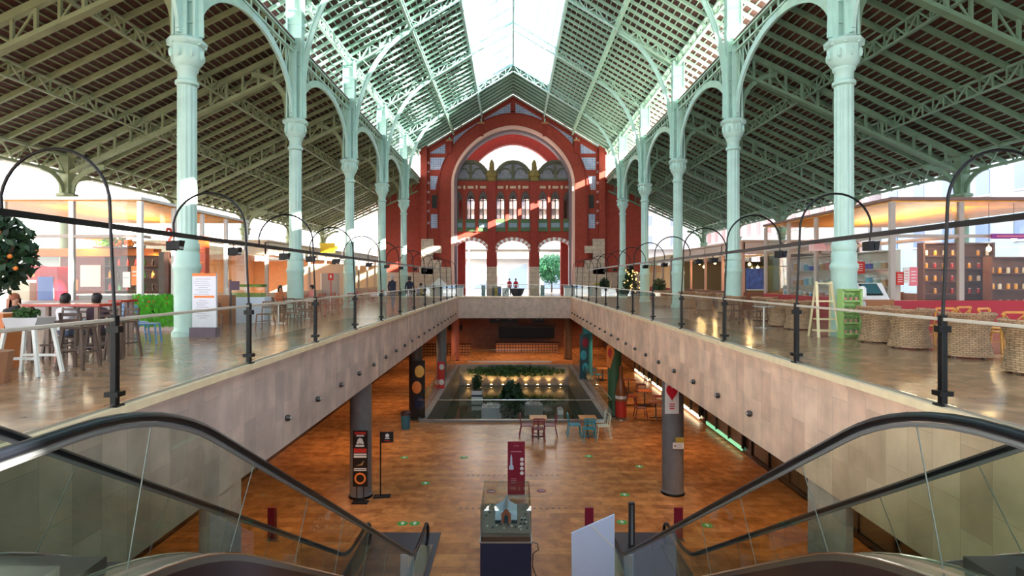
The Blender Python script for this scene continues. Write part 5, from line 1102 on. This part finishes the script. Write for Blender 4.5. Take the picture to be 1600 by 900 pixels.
# goods against the side glass of the right kiosk: coloured boxes
bc = [mat('sky_box', (.2, .45, .6), .5), mat('mint_box', (.5, .65, .55), .5), mat('tan_box', (.6, .4, .25), .5), mat('white_box', (.75, .75, .78), .5), mat('rose_box', (.65, .25, .25), .5), mat('blue_box', (.1, .15, .5), .5)]
u, zs = shelf_unit(12.75, 23.2, 7.6, 2.6, 4, 'long pale shelf of gift boxes behind the side glass of the right kiosk', rz=-math.pi/2, m=mat('pale_shelf', (.7, .66, .6), .5))
gb = None; cn = ['sky blue', 'mint', 'tan', 'white', 'rose', 'deep blue']
for zi, z in enumerate(zs[:-1]):
    for i in range(17):
        ci = random.randrange(6); w_ = random.uniform(.14, .2)
        if gb is None: gb = thing('gift_box', '', 'box', (0, 0, 0), 0, 'gift boxes on the right kiosk shelf'); MB().box(-.13, -.1, 0, .13, .1, .3).build('box', bc[0], gb, bev=.01); MB().box(-.135, -.105, .24, .135, .105, .305).build('lid', WHITE, gb); a = gb
        else: a = dup(gb, (0, 0, 0), mats={'sky_box': bc[ci]} if ci else None)
        if a is gb: ci = 0
        a.location = (12.68, 19.7+.44*i, z+.04); a.scale = (1, random.uniform(.8, 1.3), random.uniform(.7, 1.35)); a['label'] = f'{cn[ci]} gift box, {ORD[i]} along the {ORD[zi] if zi else "lowest"} shelf behind right side glass'
# booth fittings
block('menu_screen', 'dark olive doorway panel inside the wood framed booth', 'panel', (15, 34.8, 0), (1.9, .1, 2.4), mat('olive_panel', (.05, .05, .01), .6), extra=[('frame', (-1, -.06, 0, -.93, .0, 2.45), BLK), ('frame', (.93, -.06, 0, 1, 0, 2.45), BLK)])
block('blackboard', 'large black board beside the olive panel in the wood framed booth', 'board', (13.6, 35.6, 0.95), (1.2, .08, 1.7), BLK, extra=[('chalk', (-.2, -.05, 1.2, .2, -.042, 1.25), WHT), ('ledge', (-.6, -.08, 0, .6, -.04, .05), WHITE)])
block('blue_mural', 'blue patterned panel in the wood framed booth on the right', 'panel', (13.2, 31.6, 1.0), (1.0, .06, 1.2), mat('blue_mural', (.05, .12, .45), .5, noise=.6, nscale=4), extra=[('frame', (-.5, -.04, 0, .5, -.03, .06), WHT)])
block('shop_banner', 'yellow leaf shaped sign on the cream booth fascia', 'sign', (at(512, 0, 36).x, 36, at(0, 386, 36).z-.35), (.9, .05, .6), mat('yellow_sign', (.85, .55, .02), .5), rz=.0, extra=[('tip', (.45, -.02, .2, .62, .02, .42), mat('yellow_sign', 0))])
block('round_sign', 'red square sign on a thin red post in the cream booth', 'sign', (at(517, 0, 34).x, 34, 0), (.04, .04, 1.6), RED, extra=[('panel', (-.16, -.03, 1.55, .16, -.01, 1.95), RED), ('white_mark', (-.05, -.036, 1.68, .05, -.031, 1.85), WHT)])
block('wall_panel', 'beige wall panel inside the cream booth', 'panel', (at(500, 0, 36.5).x, 37.5, .0), (3.4, .1, 2.6), mat('beige_panel', (.6, .45, .33), .5), extra=[('door', (-.2, -.08, 0, .9, -.05, 2.0), mat('grey_door', (.35, .33, .33), .4)), ('door_edge', (-.28, -.09, 0, -.2, -.05, 2.0), WHT)])
# cream café wall paper roll etc. on the right beyond: blackboards and easel
block('speaker_box', 'black speaker box beside the far left columns', 'speaker', (at(536, 0, 38).x, 38, 0), (.35, .35, 1.55), BLK, extra=[('grille', (-.14, -.19, .9, .14, -.176, 1.45), mat('grille', (.03, .03, .03), .8))])
# left walkway chairs and tables
BROWN = mat('brown_bistro', (.15, .07, .045), .5); REDCH = mat('red_bistro', (.42, .10, .08), .5); BLUEC = mat('sky_blue_chair', (.07, .25, .52), .4)
LTOP = mat('light_table_top', (.55, .42, .36), .4)
bch = std_chair('bistro_chair', '', BROWN, BROWN, 'brown bistro chairs along the left walkway', style='slat')
bl_ = [(-8.3, 19.6), (-7.7, 20.4), (-7.6, 21.5), (-8.9, 23.0), (-8.1, 22.6), (-9.8, 24.2), (-8.4, 24.6), (-9.5, 18.6)]
for k, (x, y) in enumerate(bl_):
    rz = random.uniform(0, 6.28); a = bch if k == 0 else dup(bch, (x, y, 0), rz)
    if k == 0: bch.location = (x, y, 0)
    a['label'] = f'brown slatted bistro chair on the left walkway, {ORD[k]} of its cluster'
rl_ = [(-9.6, 26.2), (-8.6, 26.8), (-9.9, 28.2), (-8.9, 29.0), (-9.8, 30.6), (-8.6, 31.4), (-9.9, 33), (-8.9, 34), (-9.7, 36), (-8.8, 37.5), (-9.8, 39), (-8.9, 41)]
for k, (x, y) in enumerate(rl_):
    a = dup(bch, (x, y, 0), random.uniform(0, 6.28), f'reddish bistro chair on the left walkway, {ORD[k]} from the viewer', 'reddish bistro chairs along the left walkway', mats={'brown_bistro': REDCH})
for k, (x, y) in enumerate(((-8.5, 21.2), (-8.3, 23.6), (-9.3, 27.5), (-9.3, 29.8), (-9.3, 32.2), (-9.3, 35), (-9.3, 38.2), (-9.4, 40.2))):
    round_table(x, y, .74, .68, LTOP, STEEL, f'light topped café table on the left walkway, {ORD[k]} from the viewer', group='café tables along the left walkway')
for k, (x, y, rz) in enumerate(((-9.15, 14.6, 1.9), (-9.75, 15.1, 2.3), (-9.9, 9.9, .5))):
    dup(bch, (x, y, 0), rz, 'sky blue chair ' + ['left of the nearest left column, nearer one', 'left of the nearest left column, farther one', 'seen behind the white plant stand'][k], 'sky blue chairs', 1.12, mats={'brown_bistro': BLUEC})
for k, (x, y, rz) in enumerate(((8.2, 21.6, .3), (8.6, 22.0, 2.0), (9.1, 21.5, 3.3))): dup(bch, (x, y, 0), rz, f'small brown chair between the wicker chairs on the right, {ORD[k]} of three', 'small brown chairs on the right')
# bar stools and the red bar table
DKW = mat('dark_stool_wood', (.09, .055, .045), .5)
bs = thing('bar_stool', '', 'bar stool', (0, 0, 0), 0, 'brown bar stools at the red topped table')
MB().box(-.2, -.2, .72, .2, .2, .76).build('seat', DKW, bs, bev=.01)
for sx in (-1, 1):
    for sy in (-1, 1): MB().bar((sx*.16, sy*.16, .72), (sx*.23, sy*.23, 0), .045).build('leg', DKW, bs)
m = MB(); [m.bar((sx*.19, -.19, .3), (sx*.19, .19, .3), .03) for sx in (-1, 1)]; [m.bar((-.19, sy*.19, .36), (.19, sy*.19, .36), .03) for sy in (-1, 1)]; m.build('footrest', DKW, bs)
m = MB(); [m.bar((sx*.18, .18, .76), (sx*.18, .22, 1.02), .03) for sx in (-1, 1)]; [m.bar((-.18, .2, z), (.18, .2, z), .02, .05) for z in (.88, .98)]; m.build('backrest', DKW, bs)
for k, (px, py, dy) in enumerate(((148, 566, 0), (110, 578, 0), (182, 560, 0), (128, 548, .3), (85, 560, .2))):
    x, y = gnd(px, py); y += .2; a = bs if k == 0 else dup(bs, (x, y, 0), random.uniform(-.4, .4)+math.pi*(k % 2))
    if k == 0: bs.location = (x, y, 0); bs.rotation_euler = (0, 0, .2)
    a['label'] = 'dark wood bar stool ' + ['in the middle of the red topped table', 'left end of the red topped table', 'just behind the nearest left post', 'on the far side of the red topped table', 'farthest left beside the white plant stand'][k]
for k, (x0, x1, y) in enumerate(((54, 172, 11.6), (182, 203, 13.8))):
    a, b_ = at(x0, 0, y).x, at(x1, 0, y).x; t = thing('bar_table', 'high table with a glossy red top ' + ['crossing the view at the left', 'behind the nearest left post'][k], 'table', ((a+b_)/2, y, 0)); w_ = (b_-a)/2
    MB().box(-w_, -.3, 1.08, w_, .3, 1.13).build('table_top', mat('glossy_red_top', (.42, .03, .02), .2), t, bev=.008)
    for sx, sy in ((-1, -1), (1, -1), (-1, 1), (1, 1)): MB().cbox(sx*(w_-.1), sy*.22, .54, .07, .07, 1.08).build('leg', mat('bar_leg', (.25, .17, .14), .5), t)
    MB().bar((-w_+.12, 0, .3), (w_-.12, 0, .3), .04).build('footrail', DKW, t)
# white plant stand
t = thing('plant_stand', 'white plant stand with splayed legs and a pale tub at the left edge', 'planter', (at(46, 0, 9.9).x, 9.9, 0))
for sx, sy in ((-1, -1), (1, -1), (-1, 1), (1, 1)): MB().bar((sx*.24, sy*.2, .78), (sx*.36, sy*.26, 0), .05, .05).build('leg', WHITE, t)
MB().bar((-.3, -.24, .3), (.3, -.24, .3), .04).bar((-.3, .24, .3), (.3, .24, .3), .04).build('stretcher', WHITE, t)
MB().prism([(-.22, .76), (.22, .76), (.3, .97), (-.3, .97)], -.2, .2).build('tub', mat('pale_grey_tub', (.5, .52, .55), .5), t)
leaf_cloud(MB(), (-.05, 0, 1.03), .2, .16, .1, 160, .06, shell=0).build('foliage', mat('dark_fern', (.04, .1, .02), .6), t)
block('orange_planter', 'orange brown wooden box at the left picture edge behind the white stand', 'planter', (at(4, 0, 10.6).x-.1, 10.6, 0), (.6, .4, .95), mat('orange_box_wood', (.55, .16, .04), .5), extra=[('rim', (-.34, -.26, .95, .34, .26, 1.0), mat('orange_box_wood', 0))])
tr = tree(-8.1, 9.0, 2.66, .64, 'small orange tree with dark leaves and ripe fruit at the left edge', LEAFD, 1300, .085, 16)
MB().lathe([(.25, 0), (.32, .5), (.3, .5)], n=16).build('pot', mat('terracotta_pot', (.35, .15, .08), .7), tr)
# lower hall café set
MRN = mat('maroon_chair', (.22, .02, .03), .4); TEALC = mat('teal_chair', (.02, .28, .36), .4)
OT = mat('orange_table_top', (.65, .27, .08), .4, noise=.15)
tb1 = round_table(1.3, 28.9, .75, .66, OT, BLK, 'square orange topped table with maroon chairs before the pool', LOW, scale=1.3, group=None)
tb2 = round_table(3.75, 28.9, .75, .66, OT, BLK, 'square orange topped table with teal chairs before the pool', LOW, scale=1.3)
mc = dup(bch, (.72, 28.9, LOW), -math.pi/2+math.pi, 'maroon chair on the left side of the maroon table set', 'maroon café chairs by the pool', 1.3, {'brown_bistro': MRN})
for x, y, rz, lab in ((1.88, 28.9, -math.pi/2, 'maroon chair on the right side of the maroon table set'), (1.3, 28.3, math.pi, 'maroon chair on the near side of the maroon table set')): dup(mc, (x, y, LOW), rz, lab)
tc_ = dup(bch, (3.1, 29.0, LOW), math.pi/2, 'teal chair on the left side of the teal table set', 'teal café chairs by the pool', 1.3, {'brown_bistro': TEALC})
dup(tc_, (3.75, 28.3, LOW), math.pi, 'teal chair on the near side of the teal table set')
dup(bch, (4.5, 28.8, LOW), -math.pi/2, 'cream chair on the right side of the teal table set', None, 1.3, {'brown_bistro': mat('cream_chair', (.62, .60, .45), .4)}); 
dup(bch, (4.45, 29.7, LOW), -math.pi/2-.3, 'pale grey chair behind the cream chair by the pool', None, 1.3, {'brown_bistro': mat('pale_grey_chair', (.5, .56, .52), .4)})
for k, (x, y) in enumerate(((8.1, 32.8), (8.2, 36), (8.0, 40))):
    round_table(x, y, .75, .66, mat('rust_table', (.45, .12, .05), .4), BLK, f'rust topped table to the right of the pool, {ORD[k]} from the viewer', LOW, scale=1.25, group='rust tables right of the pool')
    for j, (dx, rz) in enumerate(((-.85, math.pi/2), (.85, -math.pi/2))): dup(mc, (x+dx, y, LOW), rz, f'maroon chair at the {ORD[k]} rust table right of the pool, {["left", "right"][j]} side', 'maroon chairs right of the pool')
round_table(7.0, 45, .75, .66, OT, BLK, 'orange table near the teal pillar on the right', LOW, scale=1.25); dup(tc_, (6.5, 44.2, LOW), 2, 'teal chair near the teal pillar on the right')
# shop windows on the right side of the lower hall
LITG = mat('lit_shop_strip', (.8, .8, .6), .4, emit=(1, .85, .55), estr=2); LITN = mat('lit_green_strip', (.3, .6, .4), .4, emit=(.3, .9, .5), estr=.35)
for k, y in enumerate((16.5, 22.5, 28.5, 34.5, 40.5, 46.5)):
    t = thing('shop_window', f'dark framed shop window on the right side of the lower hall, {ORD[k]} from the viewer', 'shop window', (10.38, y, LOW), 0, 'shop windows of the lower hall')
    MB().box(-.05, -2.5, .3, .0, 2.5, 3.4).build('pane', mat('smoky_shop_pane', (.10, .08, .05), .08), t)
    for yy in (-2.5, -.85, .85, 2.5): MB().cbox(-.08, yy, 1.85, .08, .12, 3.2).build('frame', BLK, t)
    MB().box(-.09, -2.4, .12, -.03, 2.4, .28).build('lit_strip', LITG if k > 2 else (LITN if k == 2 else BLK), t)
# café furniture outside the arches and by the far end
t = thing('lounge_seat', 'dark round seat with a red cushion at the far end of the atrium', 'armchair', (at(808, 0, 53.5).x, 53.9, 0)); MB().lathe([(.35, 0), (.55, .3), (.7, .75), (.6, .75), (.5, .45)], n=20).build('shell', mat('slate_shell', (.06, .07, .1), .5), t, smooth=True); MB().ball((0, 0, .6), .5, 14, 6, sz=.35).build('cushion', mat('bright_red_cushion', (.7, .02, .02), .6), t, smooth=True)
t = thing('notice_board', 'black and ochre board standing at the far end of the atrium', 'board', (at(776, 0, 53.5).x, 53.7, 0)); MB().box(-.42, -.03, 0, .42, .03, .95).build('board', BLK, t); MB().box(-.2, -.04, .0, .1, -.03, .85).build('ochre_panel', mat('ochre_panel', (.35, .25, .03), .5), t); MB().box(.14, -.04, .3, .36, -.03, .8).build('blue_panel', mat('blue_box', 0), t)
t = thing('striped_box', 'white and black patterned crate beside the red cushion seat', 'box', (at(788, 0, 53.5).x+.1, 53.8, 0)); MB().box(-.3, -.25, 0, .3, .25, .8).build('box', WHITE, t); m = MB(); [m.cbox(-.15+.15*i, -.255, .2+.2*(i % 3), .08, .01, .3) for i in range(3)]; m.build('black_pattern', BLK, t)
for k, (px, Y) in enumerate(((757, 57.3), (846, 57.3))): block('litter_bin', f'small teal grey bin beside the {["left", "right"][k]} middle brick pier', 'bin', (at(px, 0, Y).x-.1*(1-2*k), Y, 0), (.38, .35, .95), mat('teal_grey_bin', (.2, .32, .34), .5), extra=[('lid', (-.2, -.19, .95, .2, .19, 1.0), BLK)])
for k, (px, Y, w_) in enumerate(((690, 54.5, 4.0), (910, 54.5, 3.4))):
    t = thing('market_stall', f'low white stall with a pale blue cloth {["left", "right"][k]} of the far end of the atrium', 'stall', (at(px, 0, Y).x, Y, 0)); MB().box(-w_/2, -.6, 0, w_/2, .6, .8).build('counter', WHITE, t, bev=.02); MB().box(-w_/2-.05, -.65, .8, w_/2+.05, .65, 1.0).build('cloth', mat('pale_blue_cloth', (.35, .45, .52), .7), t)
t = thing('small_tent', 'small white pyramid tent beside the left stone pier', 'tent', (at(686, 0, 56.4).x, 56.5, 0)); m = MB(); m.add([(-.8, -.5, 1.0), (.8, -.5, 1.0), (.8, .5, 1.0), (-.8, .5, 1.0), (0, 0, 1.75)], [(0,1,4), (1,2,4), (2,3,4), (3,0,4), (0,3,2,1)]); m.build('canopy', WHITE, t); m = MB(); [m.tube([(sx*.75, sy*.45, 0), (sx*.75, sy*.45, 1.0)], .02, 6) for sx in (-1, 1) for sy in (-1, 1)]; m.build('poles', STEEL, t)
t = thing('christmas_tree', 'decorated dark tree with warm lights behind the right columns', 'tree', (at(985, 0, 46.5).x, 46.5, 0)); f = MB(); [leaf_cloud(f, (0, 0, .7+.55*i), .85-.2*i, .85-.2*i, .4, 260, .12, shell=0) for i in range(4)]; f.build('foliage', LEAFD, t); MB().tube([(0,0,0), (0,0,2.3)], .06, 8).build('trunk', BARK, t); m = MB(); [m.ball((random.uniform(-.6, .6), -.55+random.uniform(-.15, .2), random.uniform(.6, 2.4)), .05, 6, 4) for _ in range(26)]; m.build('lights', mat('fairy_lights', (.9, .6, .2), .4, emit=(1, .55, .15), estr=1.6), t)['kind'] = 'stuff'
t = thing('leaning_board', 'cream plank leaning near the last right column', 'plank', (at(953, 0, 50).x, 50, 0)); MB().bar((-.22, 0, .02), (.16, .1, 1.45), .12, .04).build('plank', IV, t)
t = thing('yellow_planter', 'yellow leafed planter by the right stone pier', 'planter', (at(936, 0, 55.5).x, 55.5, 0)); MB().box(-.5, -.2, 0, .5, .2, .75).build('box', TAUPE, t); leaf_cloud(MB(), (0, 0, .95), .6, .25, .3, 240, .12, shell=0).build('foliage', mat('yellow_leaf', (.5, .38, .03), .6), t)
for k, (px, Y, rx) in enumerate(((1030, 38, 9.6), (945, 51, 8))):
    t = thing('potted_plant', f'dark potted plant beside the right columns, {["nearer", "farther"][k]} one', 'plant', (at(px, 0, Y).x, Y, 0)); MB().lathe([(.2, 0), (.28, .5)], n=14).build('pot', WHITE, t); leaf_cloud(MB(), (0, 0, 1.1), .45, .45, .6, 260, .14, shell=0).build('foliage', LEAFD, t)
# ================================================================ PEOPLE
SKIN = mat('skin', (.55, .30, .20), .5)
def person(label, loc, rz, pose, top, pants, hair, shoes=BLK, h=1.7, seat=.46, longhair=False, hand='down', name='person'):
    t = thing(name, label, 'person', loc, rz, None, h/1.7)
    if pose == 'sit': pz = seat+.09; up = lambda z: z-.95+pz
    else: pz = .95; up = lambda z: z
    V = []; E = []; R = []; M_ = []
    def v(p, r): V.append(p); R.append(r); return len(V)-1
    def e(a, b, m): E.append((a, b)); M_.append(m)
    ln = .03 if pose == 'sit' else 0
    pel = v((0, 0, pz), .135); sp = v((0, .01, up(1.12)), .12); ch = v((0, .01, up(1.32)), .135); nk = v((0, 0, up(1.46)), .055)
    e(pel, sp, 0); e(sp, ch, 0); e(ch, nk, 0)
    h0 = v((0, -.015, up(1.54)), .062); h1 = v((0, -.015, up(1.62)), .082); h2 = v((0, -.005, up(1.68)), .07); e(nk, h0, 2); e(h0, h1, 2); e(h1, h2, 2)
    ns = v((0, -.105, up(1.60)), .012); e(h1, ns, 2)
    for s in (-1, 1):
        sh = v((s*.17, .01, up(1.39)), .055); e(ch, sh, 0)
        if hand == 'table': el, wr, ha = (s*.25, -.12, up(1.14)), (s*.14, -.32, up(1.17)), (s*.11, -.39, up(1.18))
        elif hand == 'chin' and s > 0: el, wr, ha = (s*.2, -.3, up(1.16)), (s*.08, -.2, up(1.42)), (s*.06, -.15, up(1.48))
        elif pose == 'walk': el, wr, ha = (s*.23, .06-s*.04, up(1.12)), (s*.24, -.02-s*.1, up(.9)), (s*.24, -.05-s*.12, up(.83))
        else: el, wr, ha = (s*.23, .03, up(1.12)), (s*.24, -.05, up(.9)), (s*.23, -.08, up(.83))
        a = v(el, .04); b = v(wr, .028); c = v(ha, .034); e(sh, a, 0); e(a, b, 0); e(b, c, 2)
        d = (Vector(ha)-Vector(wr)).normalized(); sd = Vector((0, 1, 0)) if abs(d.y) < .7 else Vector((1, 0, 0))
        for k in range(4):
            o = sd*(-.027+.018*k); L_ = (.062, .075, .07, .055)[k]
            f1 = v(tuple(Vector(ha)+o+d*.035), .009); f2 = v(tuple(Vector(ha)+o+d*(.035+L_*.6)+Vector((-s*.006, 0, 0))), .008); f3 = v(tuple(Vector(ha)+o*.95+d*(.035+L_)+Vector((-s*.02, 0, -.004))), .007); e(c, f1, 2); e(f1, f2, 2); e(f2, f3, 2)
        th = v(tuple(Vector(ha)-d*.01+sd*-.04), .010); t2 = v(tuple(Vector(ha)+d*.025+sd*-.055), .008); e(c, th, 2); e(th, t2, 2)
        hp = v((s*.09, 0, pz-.04), .09); e(pel, hp, 1)
        if pose == 'sit': kn, an, to = (s*.12, -.43, seat+.03), (s*.12, -.40, .09), (s*.12, -.53, .04)
        elif pose == 'walk': kn, an, to = (s*.1, -.05-s*.08, .5), (s*.1, .0-s*.16, .1), (s*.11, -.13-s*.16, .04)
        else: kn, an, to = (s*.1, -.02, .5), (s*.1, .01, .09), (s*.12, -.14, .04)
        k_ = v(kn, .062); a_ = v(an, .042); t_ = v(to, .035); e(hp, k_, 1); e(k_, a_, 1); e(a_, t_, 3)
    me = bpy.data.meshes.new('body'); me.from_pydata(V, E, []); o = bpy.data.objects.new('body', me); COL.objects.link(o)
    sk = o.modifiers.new('skin', 'SKIN'); sk.use_smooth_shade = True; o.modifiers.new('sub', 'SUBSURF').levels = 1
    for i, r in enumerate(R): me.skin_vertices[0].data[i].radius = (r*(1.25 if i in (0, 1, 2) else 1), r*(.85 if i in (0, 1, 2) else 1))
    me.skin_vertices[0].data[0].use_root = True
    dg = bpy.context.evaluated_depsgraph_get(); nm = bpy.data.meshes.new_from_object(o.evaluated_get(dg)); bpy.data.objects.remove(o)
    for m in (top, pants, SKIN, shoes): nm.materials.append(m)
    segs = [(Vector(V[a]), Vector(V[b]), m, (R[a]+R[b])/2) for (a, b), m in zip(E, M_)]
    for p in nm.polygons:
        c = p.center; best = None
        for a, b, m, r in segs:
            ab = b-a; u = max(0, min(1, (c-a).dot(ab)/max(1e-9, ab.length_squared))); d = (c-a-ab*u).length-r
            if best is None or d < best[0]: best = (d, m)
        p.material_index = best[1]; p.use_smooth = True
    nm.name = 'body'; bo = bpy.data.objects.new('body', nm); COL.objects.link(bo); bo.parent = t
    hz = up(1.63); m = MB(); n = 14
    prof = [(.098, -.02), (.104, .03), (.098, .08), (.07, .12), (.02, .135)]
    m.lathe([(r, z) for r, z in prof], (0, .015, hz), n, 0, .92, 1.05)
    if longhair: m.add([(x*1.0, y, hz+z) for x, y, z in [(-.1, -.03, .02), (.1, -.03, .02), (.11, .09, .02), (-.11, .09, .02), (-.12, -.01, -.24), (.12, -.01, -.24), (.11, .1, -.26), (-.11, .1, -.26)]], [(0,3,2,1), (4,5,6,7), (1,2,6,5), (2,3,7,6), (3,0,4,7)])
    else: m.lathe([(.06, -.1), (.085, -.06), (.095, 0)], (0, .035, hz), n)
    m.build('hair', hair, t, smooth=True)
    if True:
        for s in (-1, 1): MB().ball((s*.032, -.094, up(1.625)), .009, 6, 4).build('eye', BLK, t)
        MB().box(-.022, -.098, up(1.567), .022, -.088, up(1.573)).build('mouth', mat('lips', (.45, .12, .1), .5), t)
    return t
REDH = mat('auburn_hair', (.28, .08, .03), .6); DKH = mat('dark_hair', (.015, .01, .01), .5); GRH = mat('grey_hair', (.35, .32, .3), .6)
DGR = mat('charcoal_cloth', (.05, .05, .05), .8); NVY = mat('navy_cloth', (.012, .015, .04), .8); DNM = mat('denim', (.06, .1, .2), .8); WHC = mat('white_cloth', (.7, .72, .78), .8); CHK = mat('checked_dark_cloth', (.06, .03, .05), .8); ORC2 = mat('orange_cloth', (.6, .2, .08), .8); REDC2 = mat('red_cloth', (.5, .02, .03), .8)
def seated(label, px, py, Y, rz, *a, **k):
    x = at(px, 0, Y).x; ztop = EYE-(py-436)*Y/910; seat = max(.42, ztop-.86); s_ = std_seat(x, Y, rz, seat, label); return person(label, (x, Y, 0), rz, 'sit', *a, seat=seat-.0, **k)
def std_seat(x, y, rz, seat, label):
    t = thing('stool', 'plain stool under the '+label.split(',')[0].replace('person ', 'person ')[:60], 'stool', (x, y, 0), rz)
    MB().box(-.18, -.16, seat-.06, .18, .18, seat-.03).build('seat', DKW, t)
    for sx in (-1, 1):
        for sy in (-1, 1): MB().bar((sx*.14, sy*.13, seat-.05), (sx*.17, sy*.16, 0), .03).build('leg', DKW, t)
    return t
seated('person with long auburn hair in a dark top, seated at the far left', 23, 461, 12.4, 1.1, DGR, DGR, REDH, longhair=True, hand='chin')
seated('person in a white top with dark hair, back turned', 103, 461, 12.5, math.pi-.1, WHC, DNM, DKH, hand='table')
seated('person in a dark checked top, back turned', 152, 464, 12.7, math.pi+.1, CHK, NVY, DKH, hand='table')
seated('person in orange at the cream booth', 438, 447, 27, .6, ORC2, DGR, DKH, longhair=True, hand='table')
seated('person in pink near the second left column', 487, 446, 30, -.5, mat('pink_cloth', (.6, .25, .25), .8), NVY, DKH, hand='table')
x, y = gnd(613, 478); person('person with grey hair and red scarf in a dark jacket, standing on the left walkway', (at(613, 0, 30).x, 30, 0), math.pi-.4, 'walk', NVY, DNM, GRH, h=1.78)
person('person with dark hair in a navy coat walking near the last left column', (at(640, 0, 32).x, 32, 0), math.pi, 'walk', NVY, mat('plum_cloth', (.12, .02, .06), .8), DKH, h=1.72)
seated('person with dark hair leaning forward, seated by the left atrium end', 658, 443, 42, 1.5, mat('tan_cloth', (.4, .28, .18), .8), DGR, DKH, hand='table')
person('person in a red jacket standing beyond the atrium, left of two', (at(796, 0, 56).x, 56, 0), 0, 'stand', REDC2, NVY, DKH, h=1.62)
person('person in a red jacket standing beyond the atrium, right of two', (at(806, 0, 56.3).x, 56.3, 0), .3, 'stand', REDC2, DGR, DKH, h=1.62)
